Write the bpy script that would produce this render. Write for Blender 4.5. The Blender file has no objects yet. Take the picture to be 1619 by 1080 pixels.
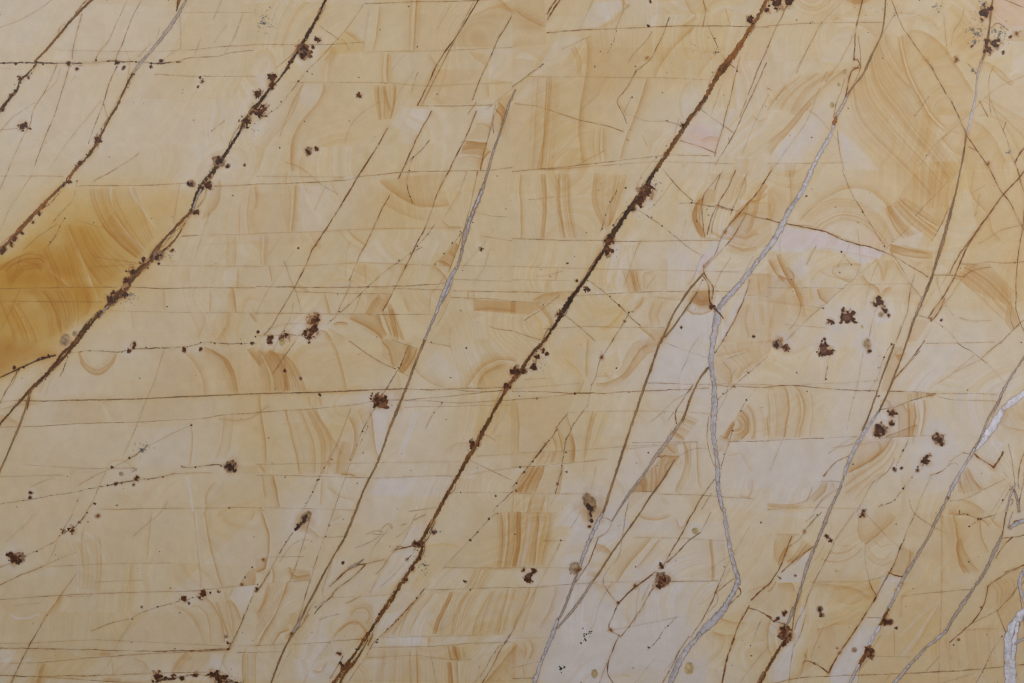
import bpy, math
import numpy as np

# ------------------------------------------------------------------ camera, light, exposure
scn = bpy.context.scene
MM = 0.001                      # one unit of the traced pattern is one millimetre of stone
W0, H0 = 1619.0, 1080.0
cd = bpy.data.cameras.new('camera'); cam = bpy.data.objects.new('camera', cd)
scn.collection.objects.link(cam); scn.camera = cam
CAMD = 3.0
cam.location = (0, -CAMD, 0); cam.rotation_euler = (math.radians(90), 0, 0)
cd.sensor_width = 36; cd.lens = 36 * CAMD / (W0 * MM)
cd.clip_start = 0.05; cd.clip_end = 50

world = bpy.data.worlds.new('World'); scn.world = world; world.use_nodes = True
bg = world.node_tree.nodes['Background']
bg.inputs[0].default_value = (0.93, 0.96, 1.0, 1); bg.inputs[1].default_value = 0.22

def area(name, loc, size, power, col, target=(0, 0, 0)):
    ld = bpy.data.lights.new(name, 'AREA'); ld.shape = 'RECTANGLE'
    ld.size, ld.size_y = size; ld.energy = power; ld.color = col
    o = bpy.data.objects.new(name, ld); scn.collection.objects.link(o)
    o.location = loc
    from mathutils import Vector
    o.rotation_euler = (Vector(target) - Vector(loc)).to_track_quat('-Z', 'Y').to_euler()
    return o
area('softbox_light', (1.35, -1.75, 0.55), (0.7, 0.9), 22.5, (1.0, 0.985, 0.96), (0.18, 0, 0.12))
area('softbox_light', (-1.35, -1.75, 0.75), (0.7, 0.9), 18.5, (1.0, 0.985, 0.96), (0.0, 0, 0.12))
scn.view_settings.view_transform = 'Standard'; scn.view_settings.look = 'None'
scn.view_settings.exposure = 0; scn.view_settings.gamma = 1
scn.view_settings.use_curve_mapping = False
scn.render.engine = 'CYCLES'; scn.cycles.filter_width = 1.0

# ------------------------------------------------------------------ the pattern field
MX, MY, HS = 165.0, 120.0, 0.9            # margin round the photographed part, cell size (mm)
NX = int((W0 + 2*MX) / HS) + 1; NY = int((H0 + 2*MY) / HS) + 1
xs = (-MX + HS*np.arange(NX)).astype(np.float32)
ys = (-MY + HS*np.arange(NY)).astype(np.float32)
X, Y = np.meshgrid(xs, ys)
rng = np.random.default_rng(7)

def up(g, ny, nx):
    """smooth upsampling of a coarse lattice"""
    def ax(n, m):
        t = np.linspace(0, m-1.001, n); i = t.astype(int); f = t-i; f = f*f*(3-2*f)
        return i, f.astype(np.float32)
    iy, fy = ax(ny, g.shape[0]); ix, fx = ax(nx, g.shape[1])
    a = g[iy]*(1-fy)[:, None] + g[iy+1]*fy[:, None]
    return a[:, ix]*(1-fx) + a[:, ix+1]*fx

def noise(scale, seed, sy=None):
    r = np.random.default_rng(seed); sy = sy or scale
    gy = int((NY*HS)/sy)+3; gx = int((NX*HS)/scale)+3
    return up((r.random((gy, gx))*2-1).astype(np.float32), NY, NX)

def n1(t, seed, per=4096):
    """1-D value noise in -1..1"""
    r = np.random.default_rng(seed).random(per).astype(np.float32)*2-1
    i = np.floor(t).astype(np.int64); f = (t-i).astype(np.float32); f = f*f*(3-2*f)
    return r[i % per]*(1-f) + r[(i+1) % per]*f

N2 = noise(2.4, 11); N4 = noise(4.5, 12); N9 = noise(9, 13); N20 = noise(20, 14)
N45 = noise(45, 15); N110 = noise(110, 16); N260 = noise(260, 17)
WX = 2.2*noise(14, 21) + 4.0*noise(40, 22) + 5*noise(120, 23)       # gentle warps for band edges
WY = 2.2*noise(14, 24) + 4.0*noise(40, 25) + 5*noise(120, 26)

# overall yellowness, one digit every 100 mm
G = ["22233344443443344",
     "22233444455523553",
     "22223443453122454",
     "34533455444333455",
     "66533444443113345",
     "42333444432132223",
     "32335534542122222",
     "33334433431211322",
     "44444444532233344",
     "44444434411334544",
     "44444344411134544"]
val = {'0': 0, '1': .10, '2': .22, '3': .34, '4': .46, '5': .58, '6': .8, '7': 1.1, '8': 1.5, '9': 1.9}
g = np.array([[val[c] for c in r] for r in G], np.float32)
def sample_grid(g):
    gx = np.clip(X/W0*(g.shape[1]-1), 0, g.shape[1]-1.001); gy = np.clip(Y/H0*(g.shape[0]-1), 0, g.shape[0]-1.001)
    ix = gx.astype(int); iy = gy.astype(int); fx = gx-ix; fy = gy-iy
    fx = fx*fx*(3-2*fx); fy = fy*fy*(3-2*fy)
    return (g[iy, ix]*(1-fx)*(1-fy)+g[iy, ix+1]*fx*(1-fy)+g[iy+1, ix]*(1-fx)*fy+g[iy+1, ix+1]*fx*fy)
SY = sample_grid(g).astype(np.float32) + 0.05*N110 + 0.03*N45      # yellow stain
SB = np.zeros_like(SY)                                               # orange-brown stain
PK = np.zeros_like(SY)                                               # pink tint
# faint growth lines everywhere, shifted from block to block along the faults
bx_ = np.floor((X + 0.52*Y + 14*N260)/150); by_ = np.floor((Y - 0.02*X + 10*N260)/74)
bh = np.sin(bx_*127.1 + by_*311.7)*43758.5; bh = (bh-np.floor(bh)).astype(np.float32)
rx_ = np.floor(bx_)*150+75; ry_ = np.floor(by_)*74+37
bh2 = np.sin(bx_*57.3 + by_*91.9)*24634.6; bh2 = (bh2-np.floor(bh2)).astype(np.float32)
phi = X + 0.12*Y + 85*N260 + 34*N110 + 12*N45 + bh*90
rad = np.hypot(X + 0.52*Y + 14*N260 - rx_ + 160*(bh2-.5), (Y - ry_ + 130*(bh-.5))*0.9).astype(np.float32) + 16*N45 + 22*N110
mixr = (bh2 > 0.68)
phi = np.where(mixr, rad, phi)
lam = (0.4*n1(phi/11, 35) + 0.75*n1(phi/3.0, 36))*np.clip(0.35+1.0*N45+0.6*N110, 0, 1.2)
calm = 1-.72*np.clip((430-X-.15*Y)/160, 0, 1)*np.clip((940-Y)/120, 0, 1)
SB += 0.13*calm*np.clip(lam, -.6, 1)
SY += (0.06*n1(phi/26, 31) + 0.07*n1(phi/8, 32) + 0.12*n1(phi/2.6, 33))*np.clip(0.6+0.8*N110, 0.1, 1.3)*calm
SY += 0.13*(bh-0.5)
SB += 0.10*np.clip(n1(phi/34, 34)-0.25, 0, 1)
ID = np.zeros((NY, NX), np.int32)                                    # which part owns the cell
OV = np.zeros((NY, NX, 3), np.float32); OA = np.zeros((NY, NX), np.float32)   # mineral colour and cover

def lin(r, g_, b):
    c = np.array([r, g_, b], np.float64)/255
    return np.where(c <= .04045, c/12.92, ((c+.055)/1.055)**2.4).astype(np.float32)

def smooth_pts(P, step=3.0, jag=0.0, seed=0, extend=True):
    P = np.asarray(P, float)
    if extend:
        for e, n in ((0, 1), (-1, -2)):
            p = P[e]
            if (p[0] < 6 or p[0] > W0-6 or p[1] < 6 or p[1] > H0-6):
                d = P[e]-P[n]; L = np.hypot(*d[:2]) + 1e-6
                q = p.copy(); q[:2] = p[:2] + d[:2]/L*185
                P = np.vstack([q, P]) if e == 0 else np.vstack([P, q])
    D = np.r_[0, np.cumsum(np.hypot(*np.diff(P[:, :2], axis=0).T))]
    n = max(3, int(D[-1]/step)+1); t = np.linspace(0, D[-1], n)
    Q = np.stack([np.interp(t, D, P[:, k]) for k in range(P.shape[1])], 1)
    k = 3
    if n > 2*k+2:                                     # round the corners a little
        Z = Q.copy()
        for j in range(1, n-1):
            a = min(k, j, n-1-j); Z[j] = Q[j-a:j+a+1].mean(0)
        Q = Z
    if jag:
        tg = np.gradient(Q[:, :2], axis=0); tg /= (np.hypot(*tg.T)[:, None]+1e-6)
        nrm = np.stack([-tg[:, 1], tg[:, 0]], 1)
        o = jag*(n1(t/3.1+seed*17, 41)*0.55 + n1(t/13+seed*9, 42)*0.8 + n1(t/37+seed*5, 43)*1.2)
        Q[:, :2] += nrm*o[:, None]
    return Q

def field(Q, pad, warp=0.0):
    """distance, signed offset, arclength and extra channel round a polyline, in a window"""
    x0, y0 = Q[:, :2].min(0)-pad-8*bool(warp); x1, y1 = Q[:, :2].max(0)+pad+8*bool(warp)
    i0 = max(0, int((x0+MX)/HS)); i1 = min(NX, int((x1+MX)/HS)+2)
    j0 = max(0, int((y0+MY)/HS)); j1 = min(NY, int((y1+MY)/HS)+2)
    if i1 <= i0 or j1 <= j0: return None
    sh = (j1-j0, i1-i0)
    D = np.full(sh, 1e6, np.float32); S = np.full(sh, 1e6, np.float32); A = np.zeros(sh, np.float32)
    Wc = np.ones(sh, np.float32); E = np.zeros(sh, bool)
    arc = np.r_[0, np.cumsum(np.hypot(*np.diff(Q[:, :2], axis=0).T))]
    m = len(Q)-1
    pw = pad + 8*bool(warp)
    for k in range(m):
        ax, ay = Q[k, :2]; bx, by = Q[k+1, :2]
        a0 = max(i0, int((min(ax, bx)-pw+MX)/HS)); a1 = min(i1, int((max(ax, bx)+pw+MX)/HS)+2)
        b0 = max(j0, int((min(ay, by)-pw+MY)/HS)); b1 = min(j1, int((max(ay, by)+pw+MY)/HS)+2)
        if a1 <= a0 or b1 <= b0: continue
        xx = X[b0:b1, a0:a1]; yy = Y[b0:b1, a0:a1]
        if warp:
            xx = xx + warp*WX[b0:b1, a0:a1]; yy = yy + warp*WY[b0:b1, a0:a1]
        dx, dy = bx-ax, by-ay; L2 = dx*dx+dy*dy+1e-9
        tr = ((xx-ax)*dx+(yy-ay)*dy)/L2; t = np.clip(tr, 0, 1)
        ex = xx-(ax+t*dx); ey = yy-(ay+t*dy); d = np.sqrt(ex*ex+ey*ey)
        sl = (slice(b0-j0, b1-j0), slice(a0-i0, a1-i0))
        c = d < D[sl]
        D[sl] = np.where(c, d, D[sl])
        S[sl] = np.where(c, np.sign(dx*ey-dy*ex)*d, S[sl])
        A[sl] = np.where(c, arc[k]+t*(arc[k+1]-arc[k]), A[sl])
        if Q.shape[1] > 2: Wc[sl] = np.where(c, Q[k, 2]*(1-t)+Q[k+1, 2]*t, Wc[sl])
        over = ((tr < -0.01) & (k == 0)) | ((tr > 1.01) & (k == m-1))
        E[sl] = np.where(c, over, E[sl])
    return (slice(j0, j1), slice(i0, i1)), D, S, A, Wc, E, arc[-1]

def band(P, w, s, seed=0, sharp=None, tgt=None, warp=0.35):
    Q = smooth_pts(P, 7.0, 0.0)
    f = field(Q, 3.2*w+4, warp)
    if f is None: return
    sl, D, S, A, Wc, E, L = f
    side = 1 if (seed*7919) % 2 else -1
    u = S*side/w
    un = S*side
    e0 = max(.7, .13*w)
    prof = np.where(un < 0, np.exp(-(un/e0)**2), 0.36*np.exp(-un/(.22*w+.9)) + 0.66*np.exp(-(un/w)*1.0))
    prof = prof - 0.05*np.exp(-((un+1.2*e0+1.6)/(1.4))**2)
    fine = n1(S/1.5+seed*1.3, 53)
    prof = prof*(0.86+0.22*n1(u*3.1+seed*3.3, 51)+0.34*fine) * (0.88+0.22*n1(A/40+seed, 52))
    en = np.minimum(A, L-A)
    prof = prof*np.clip((3.2*w+3-D)/(.8*w+1), 0, 1)
    prof = np.where(E, 0, prof*np.clip(0.6+en/22, 0, 1))*(1-.10*N4[sl])
    (SB if tgt is None else tgt)[sl] += s*prof.astype(np.float32)

def fill(A, B, n, s, seed):
    A = smooth_pts(A, 6, extend=False)[:, :2]; B = smooth_pts(B, 6, extend=False)[:, :2]
    ta = np.linspace(0, 1, 24)
    def rs(P):
        d = np.r_[0, np.cumsum(np.hypot(*np.diff(P, axis=0).T))]; d /= d[-1]
        return np.stack([np.interp(ta, d, P[:, k]) for k in range(2)], 1)
    A = rs(A); B = rs(B); gap = np.hypot(*(A-B).T).mean()
    r = np.random.default_rng(seed)
    poly(np.vstack([A, B[::-1]]), 0.16*s, 5, SB)
    s_lines = s
    us = (np.arange(n)+0.5+r.uniform(-.35, .35, n))/n
    for k, u in enumerate(us):
        w = max(1.1, gap/n*r.uniform(.22, .6))
        band(A*(1-u)+B*u, w, s*r.choice([.35, .55, .8, 1.15, -.3], p=[.3, .25, .2, .12, .13]), seed+k, warp=.25)
    for k in range(int(n*3)):
        u = r.uniform(0, 1)
        band(A*(1-u)+B*u, r.uniform(.7, 1.1), s*r.choice([.25, .4, .6, -.3]), seed+50+k, warp=.25)

def poly(P, s, soft, tgt, warp=0.25):
    P = np.asarray(P, float)[:, :2]
    x0, y0 = P.min(0)-soft-8; x1, y1 = P.max(0)+soft+8
    i0 = max(0, int((x0+MX)/HS)); i1 = min(NX, int((x1+MX)/HS)+2)
    j0 = max(0, int((y0+MY)/HS)); j1 = min(NY, int((y1+MY)/HS)+2)
    if i1 <= i0 or j1 <= j0: return
    wf = warp*(1 if soft > 6 else 0.2); soft = soft if soft > 6 else soft*.45
    xx = X[j0:j1, i0:i1]+wf*WX[j0:j1, i0:i1]; yy = Y[j0:j1, i0:i1]+wf*WY[j0:j1, i0:i1]
    D = np.full(xx.shape, 1e6, np.float32); ins = np.zeros(xx.shape, bool)
    for k in range(len(P)):
        ax, ay = P[k]; bx, by = P[(k+1) % len(P)]
        dx, dy = bx-ax, by-ay; L2 = dx*dx+dy*dy+1e-9
        t = np.clip(((xx-ax)*dx+(yy-ay)*dy)/L2, 0, 1)
        D = np.minimum(D, np.hypot(xx-(ax+t*dx), yy-(ay+t*dy)))
        if abs(dy) > 1e-9:
            ins ^= ((ay > yy) != (by > yy)) & (xx < (bx-ax)*(yy-ay)/dy+ax)
    sd = np.where(ins, D, -D)
    a = np.clip(sd/soft*0.5+0.5, 0, 1); a = a*a*(3-2*a)
    tgt[j0:j1, i0:i1] += (s*a*(0.9+0.25*N45[j0:j1, i0:i1]+0.22*N20[j0:j1, i0:i1])).astype(np.float32)

parts = []            # (id, name, label, material)
def new_part(name, mat, label=None):
    parts.append([len(parts)+1, name, label, mat]); return len(parts)

def cover(sl, a, col, pid, thr=0.42):
    """lay a mineral over the stone, with soft edge"""
    a = np.clip(a, 0, 1)[..., None]; o = OA[sl][..., None]
    keep = o*(1-a); tot = keep+a
    OV[sl] = np.where(tot > 1e-4, (OV[sl]*keep + col*a)/np.maximum(tot, 1e-4), OV[sl])
    OA[sl] = tot[..., 0]
    if pid: ID[sl] = np.where(a[..., 0] > thr, pid, ID[sl])

BROWN, DARK, ORANGE = lin(112, 76, 42), lin(58, 38, 28), lin(138, 92, 42)
CRK = lin(106, 62, 28)
def crack(P, w, seed=0, kind='c'):
    """hairline: irregular, fading in and out"""
    w = 0.82*w
    jag = {'c': 0.5, 'd': 0.8, 'f': 0.35}[kind] * (0.7 if w < 1.1 else 1.15)
    Q = smooth_pts(P, 3.0, jag, seed, extend=seed < 700)
    f = field(Q, w+3.5)
    if f is None: return
    sl, D, S, A, Wc, E, L = f
    hw = 0.5*w*(1+0.35*n1(A/6+seed, 61)+0.2*n1(A/23+seed, 62))
    a = np.clip((hw+0.55-D)/1.0, 0, 1)
    st = {'c': 0.20+0.42*min(w, 2.0), 'd': 0.5+0.22*w, 'f': 0.34}[kind]
    m = st*(0.88+0.42*n1(A/17+seed*3, 63)+0.3*n1(A/4+seed, 64))
    if kind == 'd': m = np.where(n1(A/5+seed, 65)+0.7*n1(A/17+seed, 66) > -0.25, m, 0.35*m)
    a = a*np.clip(m, 0.06, 1)
    col = CRK*(0.9+0.35*n1(A/11+seed, 67))[..., None] if kind != 'd' else lin(78, 55, 40)
    pid = new_part('hairline_crack', 'iron')
    parts[-1].append(L*w)
    cover(sl, a, col, 0)
    ID[sl] = np.where((D < np.maximum(hw, .75)) & ~E & ((ID[sl] == 0) | (seed < 700) & (kind != 'f')), pid, ID[sl])
    SB[sl] += (0.15*min(w, 2.5)*np.exp(-(D/(1.6*w+1.2))**2)*(0.6+0.7*n1(A/30+seed, 68))).astype(np.float32)
    if kind == 'd':                                   # beads of ore on the crack
        r = np.random.default_rng(900+seed)
        for q in Q[::7]:
            if r.random() < 0.5: blot(q[0]+r.normal(0, 1.2), q[1]+r.normal(0, 1.2), r.uniform(.8, 1.5)*max(1, w*.75), 1, DARK, pid)

def blot(x, y, r, sq, col, pid, soft=1.0, rough=0.5, ang=0.0, alpha=1.0):
    R = r*max(sq, 1/sq)*1.9+3
    i0 = max(0, int((x-R+MX)/HS)); i1 = min(NX, int((x+R+MX)/HS)+2)
    j0 = max(0, int((y-R+MY)/HS)); j1 = min(NY, int((y+R+MY)/HS)+2)
    if i1 <= i0 or j1 <= j0: return
    sl = (slice(j0, j1), slice(i0, i1))
    ex = X[sl]-x; ey = Y[sl]-y; c, s = math.cos(ang), math.sin(ang)
    u = (ex*c+ey*s)/sq; v = (-ex*s+ey*c)*sq
    d = np.hypot(u, v) + rough*r*(0.30*N9[sl]+0.42*N4[sl]+0.30*N2[sl])
    a = np.clip((r-d)/soft+0.5, 0, 1)*alpha
    cc = col*(1+0.35*N4[sl]+0.25*N2[sl])[..., None]
    cover(sl, a, np.clip(cc, 0.004, 1), pid)

def vein(P, kind, seed, label=None, beads=0.0):
    """a filled vein: x y width triplets"""
    Q = smooth_pts(np.array(P, float).reshape(-1, 3), 3.0, 0.32, seed)
    Q[:, 2] *= {'w': .82, 'g': .84, 'b': .88, 'o': .88, 'k': .88, 't': .86}.get(kind, 1)
    f = field(Q, Q[:, 2].max()*0.9+9)
    if f is None: return
    sl, D, S, A, Wc, E, L = f
    nz = N2[sl]; n4 = N4[sl]; n9 = N9[sl]; n20 = N20[sl]
    rag = np.clip(Wc/6, .35, 1)*(1.25 if kind in 'bok' else 1)
    hw = 0.5*Wc*(1+0.10*n1(A/9+seed, 71)+0.22*n1(A/31+seed, 72)) + rag*(0.75*n4+0.8*nz)
    u = S/np.maximum(hw, .6)
    white = kind in ('w', 'g', 'bw')
    pid = new_part('white_vein' if kind in ('w', 'bw') else ('grey_vein' if kind == 'g' else 'brown_vein'),
                   'calcite' if white else 'iron', label)
    a = np.clip((hw+0.55-D)/1.1, 0, 1)
    strk = n1(u*2.3+A/60+3*n1(A/45, 73)+seed, 74)
    if white:
        base = {'w': lin(163, 156, 159), 'bw': lin(182, 178, 186), 'g': lin(150, 136, 126)}[kind]
        col = base*(1+0.13*nz+0.13*n4+0.08*n9+0.14*strk+0.10*n20)[..., None]
        patch = np.clip((n20+0.5*n9-0.50)*2.2, 0, 1)*0.45
        col = col*(1-patch[..., None]) + lin(150, 120, 92)*patch[..., None]
        edge = np.clip(1-(hw-D)/1.6, 0, 1)*np.clip(0.9+0.35*n1(A/37+seed+np.sign(S)*31, 75)+.2*nz, 0, 1)
        col = col*(1-edge[..., None]) + lin(88, 60, 40)*edge[..., None]
        SB[sl] += (0.16*np.exp(-((np.abs(D)-hw)/3.0)**2)*(0.6+0.7*n9)).astype(np.float32)
    else:
        base = {'b': lin(94, 58, 26), 'k': lin(56, 36, 22), 'o': lin(116, 70, 26), 't': lin(116, 84, 54)}[kind]
        dk = np.clip(0.5+0.55*strk+0.4*n4+0.3*n9, 0, 1)
        col = base*((0.62+0.62*dk)*(1+.28*nz))[..., None]
        fleck = np.clip((n1(u*1.5+1.6*n1(A/33+seed, 76)+seed, 77)+.8*n1(A/13+seed*3, 78)+.5*nz-.85)*3, 0, 1)*(hw > 1.9)*(kind != 't')
        col = col*(1-.75*fleck[..., None])+lin(170, 128, 84)*.75*fleck[..., None]
        edge = np.clip(1-(hw-D)/1.3, 0, 1)*(0.85+.25*nz)
        if kind == 't':
            lt = np.clip((hw-D-.4)/1.2, 0, 1)[..., None]; edge = edge*.6
            col = col*(1-lt*.6) + lin(138, 112, 84)*(1+.1*n4)[..., None]*lt*.6
        col = col*(1-edge[..., None]) + (lin(56, 38, 26) if kind != 't' else lin(88, 64, 42))*edge[..., None]
        SB[sl] += (0.34*np.exp(-np.clip(D-hw, 0, 99)/3.2)*np.clip(0.6+0.8*n20, 0, 1.3)).astype(np.float32)
        SY[sl] += (0.10*np.exp(-np.clip(D-hw, 0, 99)/6)).astype(np.float32)
    if not white: col = col*(1+.28*n1(A/24+seed*3, 79)+.16*n1(A/7+seed, 80))[..., None]
    cover(sl, a, np.clip(col, .004, 1), pid)
    if beads:
        r = np.random.default_rng(500+seed)
        arc = 0
        for q in Q[::3]:
            w = q[2]; arc += 1
            if r.random() < .6*beads*(0.5+0.9*max(0, math.sin(q[1]/19.0+seed)+math.sin(q[1]/7.3))):
                o = r.choice([-1, 1])*w*r.uniform(.25, .6)
                blot(q[0]+o, q[1]+o*.4, r.uniform(1.2, 2.8), r.uniform(.75, 1.3), lin(48, 33, 28) if r.random() < .7 else lin(92, 55, 26), pid, rough=.9, ang=r.uniform(0, 3))

def strands(P, seed):
    """thin dark side cracks that leave and rejoin a big vein"""
    Q = smooth_pts(np.array(P, float).reshape(-1, 3), 4.0, 0, seed)
    r = np.random.default_rng(8000+seed); i = 0
    while i < len(Q)-6:
        n = int(r.integers(5, 16)); q = Q[i:i+n]
        if len(q) > 4 and q[:, 2].max() > 3.4:
            t = np.linspace(0, 1, len(q)); side = r.choice([-1, 1])
            off = side*(q[:, 2]*.42+r.uniform(.6, 3.4)*np.sin(t*math.pi)+.3)
            tg = q[-1, :2]-q[0, :2]; tg = tg/(np.hypot(*tg)+1e-6)
            crack(q[:, :2]+off[:, None]*np.array([-tg[1], tg[0]]), r.choice([1.0, 1.3, 1.8]), 700+seed*20+i, r.choice(['c', 'd']))
        i += n+int(r.integers(0, 14))

def dendrite(x, y, r, seed, pid, col=None, n=None, spread=1.0):
    """branching cluster of ore grains"""
    g = np.random.default_rng(seed)
    col = lin(62, 36, 20) if col is None else col
    blot(x, y, r*.95, g.uniform(.8, 1.25), lin(122, 80, 44), pid, 2.2, 1.2, g.uniform(0, 3), .6)
    blot(x, y, r*.70, g.uniform(.75, 1.3), col, pid, rough=1.35, ang=g.uniform(0, 3))
    for b in range(n or g.integers(2, 5)):
        a = g.uniform(0, 6.28); px, py = x, y
        for k in range(g.integers(1, 4)):
            st = r*g.uniform(.28, .5)*spread; a += g.normal(0, .5)
            px += math.cos(a)*st; py += math.sin(a)*st
            blot(px, py, r*g.uniform(.13, .3)+.35, g.uniform(.8, 1.3), col*np.array([1.25, 1, .8])*g.uniform(.8, 1.7), pid, rough=1.1, ang=g.uniform(0, 3))

def halo(x, y, r, s=0.5):
    R = r*3
    i0 = max(0, int((x-R+MX)/HS)); i1 = min(NX, int((x+R+MX)/HS)+2)
    j0 = max(0, int((y-R+MY)/HS)); j1 = min(NY, int((y+R+MY)/HS)+2)
    if i1 <= i0 or j1 <= j0: return
    sl = (slice(j0, j1), slice(i0, i1)); d = np.hypot(X[sl]-x, Y[sl]-y)
    d = d*(1+.25*N9[sl])
    SY[sl] += (-.26*s*np.exp(-(d/(2.1*r))**2)).astype(np.float32)
    SB[sl] += (0.6*s*np.exp(-(d/(1.12*r))**4)).astype(np.float32)

def spot(x, y, r, kind, seed):
    sq = 1.0; g = np.random.default_rng(seed)
    pid = new_part('mineral_spot', 'iron')
    parts[-1].append(r*r*3)
    ang = g.uniform(0, 3)
    if kind == 'k':                      # dark cluster
        if r > 2.0: halo(x, y, r*1.2, .75)
        dendrite(x, y, r, seed, pid)
    elif kind == 's':                    # scattered star
        halo(x, y, r*1.2, .6); dendrite(x, y, r*1.1, seed, pid, n=6, spread=1.3)
        blot(x, y, r*.5, 1.1, lin(112, 84, 72), pid, rough=.8, alpha=.5)
    elif kind == 'g':                    # round grey-brown eye
        halo(x, y, r*1.1, .7); blot(x, y, r, g.uniform(.88, 1.15), lin(138, 116, 92), pid, 1.6, .25, ang, .85)
        blot(x+r*.1, y+r*.25, r*.35, 1, lin(110, 84, 66), pid, 2.0, .8, alpha=.6)
    elif kind == 'G':                    # grey-brown eye with dark heart
        halo(x, y, r*1.15, .9); blot(x, y, r, g.uniform(.85, 1.15), lin(118, 92, 72), pid, 1.8, .4, ang, .92)
        dendrite(x-r*.05, y+r*.1, r*.75, seed, pid, lin(52, 32, 23))
    elif kind == 't':                    # tan eye
        blot(x, y, r, g.uniform(.85, 1.0), lin(158, 134, 88), pid, 1.5, .15, 0, .85); halo(x, y, r, .3)
    elif kind == 'o':                    # orange
        halo(x, y, r*1.2, .8); blot(x, y, r*.85, 1, lin(134, 88, 44), pid, 2, 1.2, alpha=.75)
        blot(x, y, r*.4, 1, lin(90, 52, 28), pid, rough=1.2)
    elif kind == 'p':                    # purple brown
        halo(x, y, r*1.2, .8); blot(x, y, r, 1.15, lin(106, 68, 46), pid, rough=.8, ang=ang)
        dendrite(x, y, r*.7, seed, pid, lin(54, 31, 23))
    elif kind == 'x':                    # cloud of fine blue-grey dust
        for k in range(int(r*3)):
            q = abs(g.normal(0, .5)); a = g.uniform(0, 6.28)
            blot(x+math.cos(a)*q*r*1.3, y+math.sin(a)*q*r, g.uniform(.5, 1.3), 1, lin(96, 92, 92), pid, 1.2, 1.2, alpha=.7)
    elif kind in 'DE':                   # elongated brown drop
        dx, dy = (0.14, 0.9) if kind == 'D' else (-0.62, 0.78)
        halo(x, y, r*1.3, .8); halo(x+dx*r, y+dy*r, r, .8)
        for q in np.linspace(-.9, 1.6, 16):
            rr = r*.62*max(.22, 1-abs(q+.35)*.48)
            blot(x+dx*q*r+(.22*r*math.cos(q*2.2) if kind == 'D' else 0), y+dy*q*r, rr, 1, lin(132, 104, 76), pid, 1.6, .2, 0, .8)
        for q in np.linspace(-.1 if kind == 'D' else -.7, 1.7, 12):
            blot(x+dx*q*r+g.normal(0, r*.10), y+dy*q*r, r*g.uniform(.14, .3), 1, lin(62, 40, 32), pid, rough=1.1)
    elif kind == 'z':                    # cluster of separate black grains
        for k in range(9):
            blot(x+g.normal(0, r*.5), y+g.normal(0, r*.5), g.uniform(.8, 1.9), g.uniform(.7, 1.4), lin(48, 46, 38), pid, rough=1.2, ang=g.uniform(0, 3))

OX = [0, 405, 810, 1214]; OY = [0, 270, 540, 810]
def pts(tile, nums):
    a = np.array(nums, float).reshape(-1, 2)/4
    if tile == '99': return a
    c, r = int(tile[0]), int(tile[1])
    a[:, 0] += OX[c]; a[:, 1] += OY[r]
    return a

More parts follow.
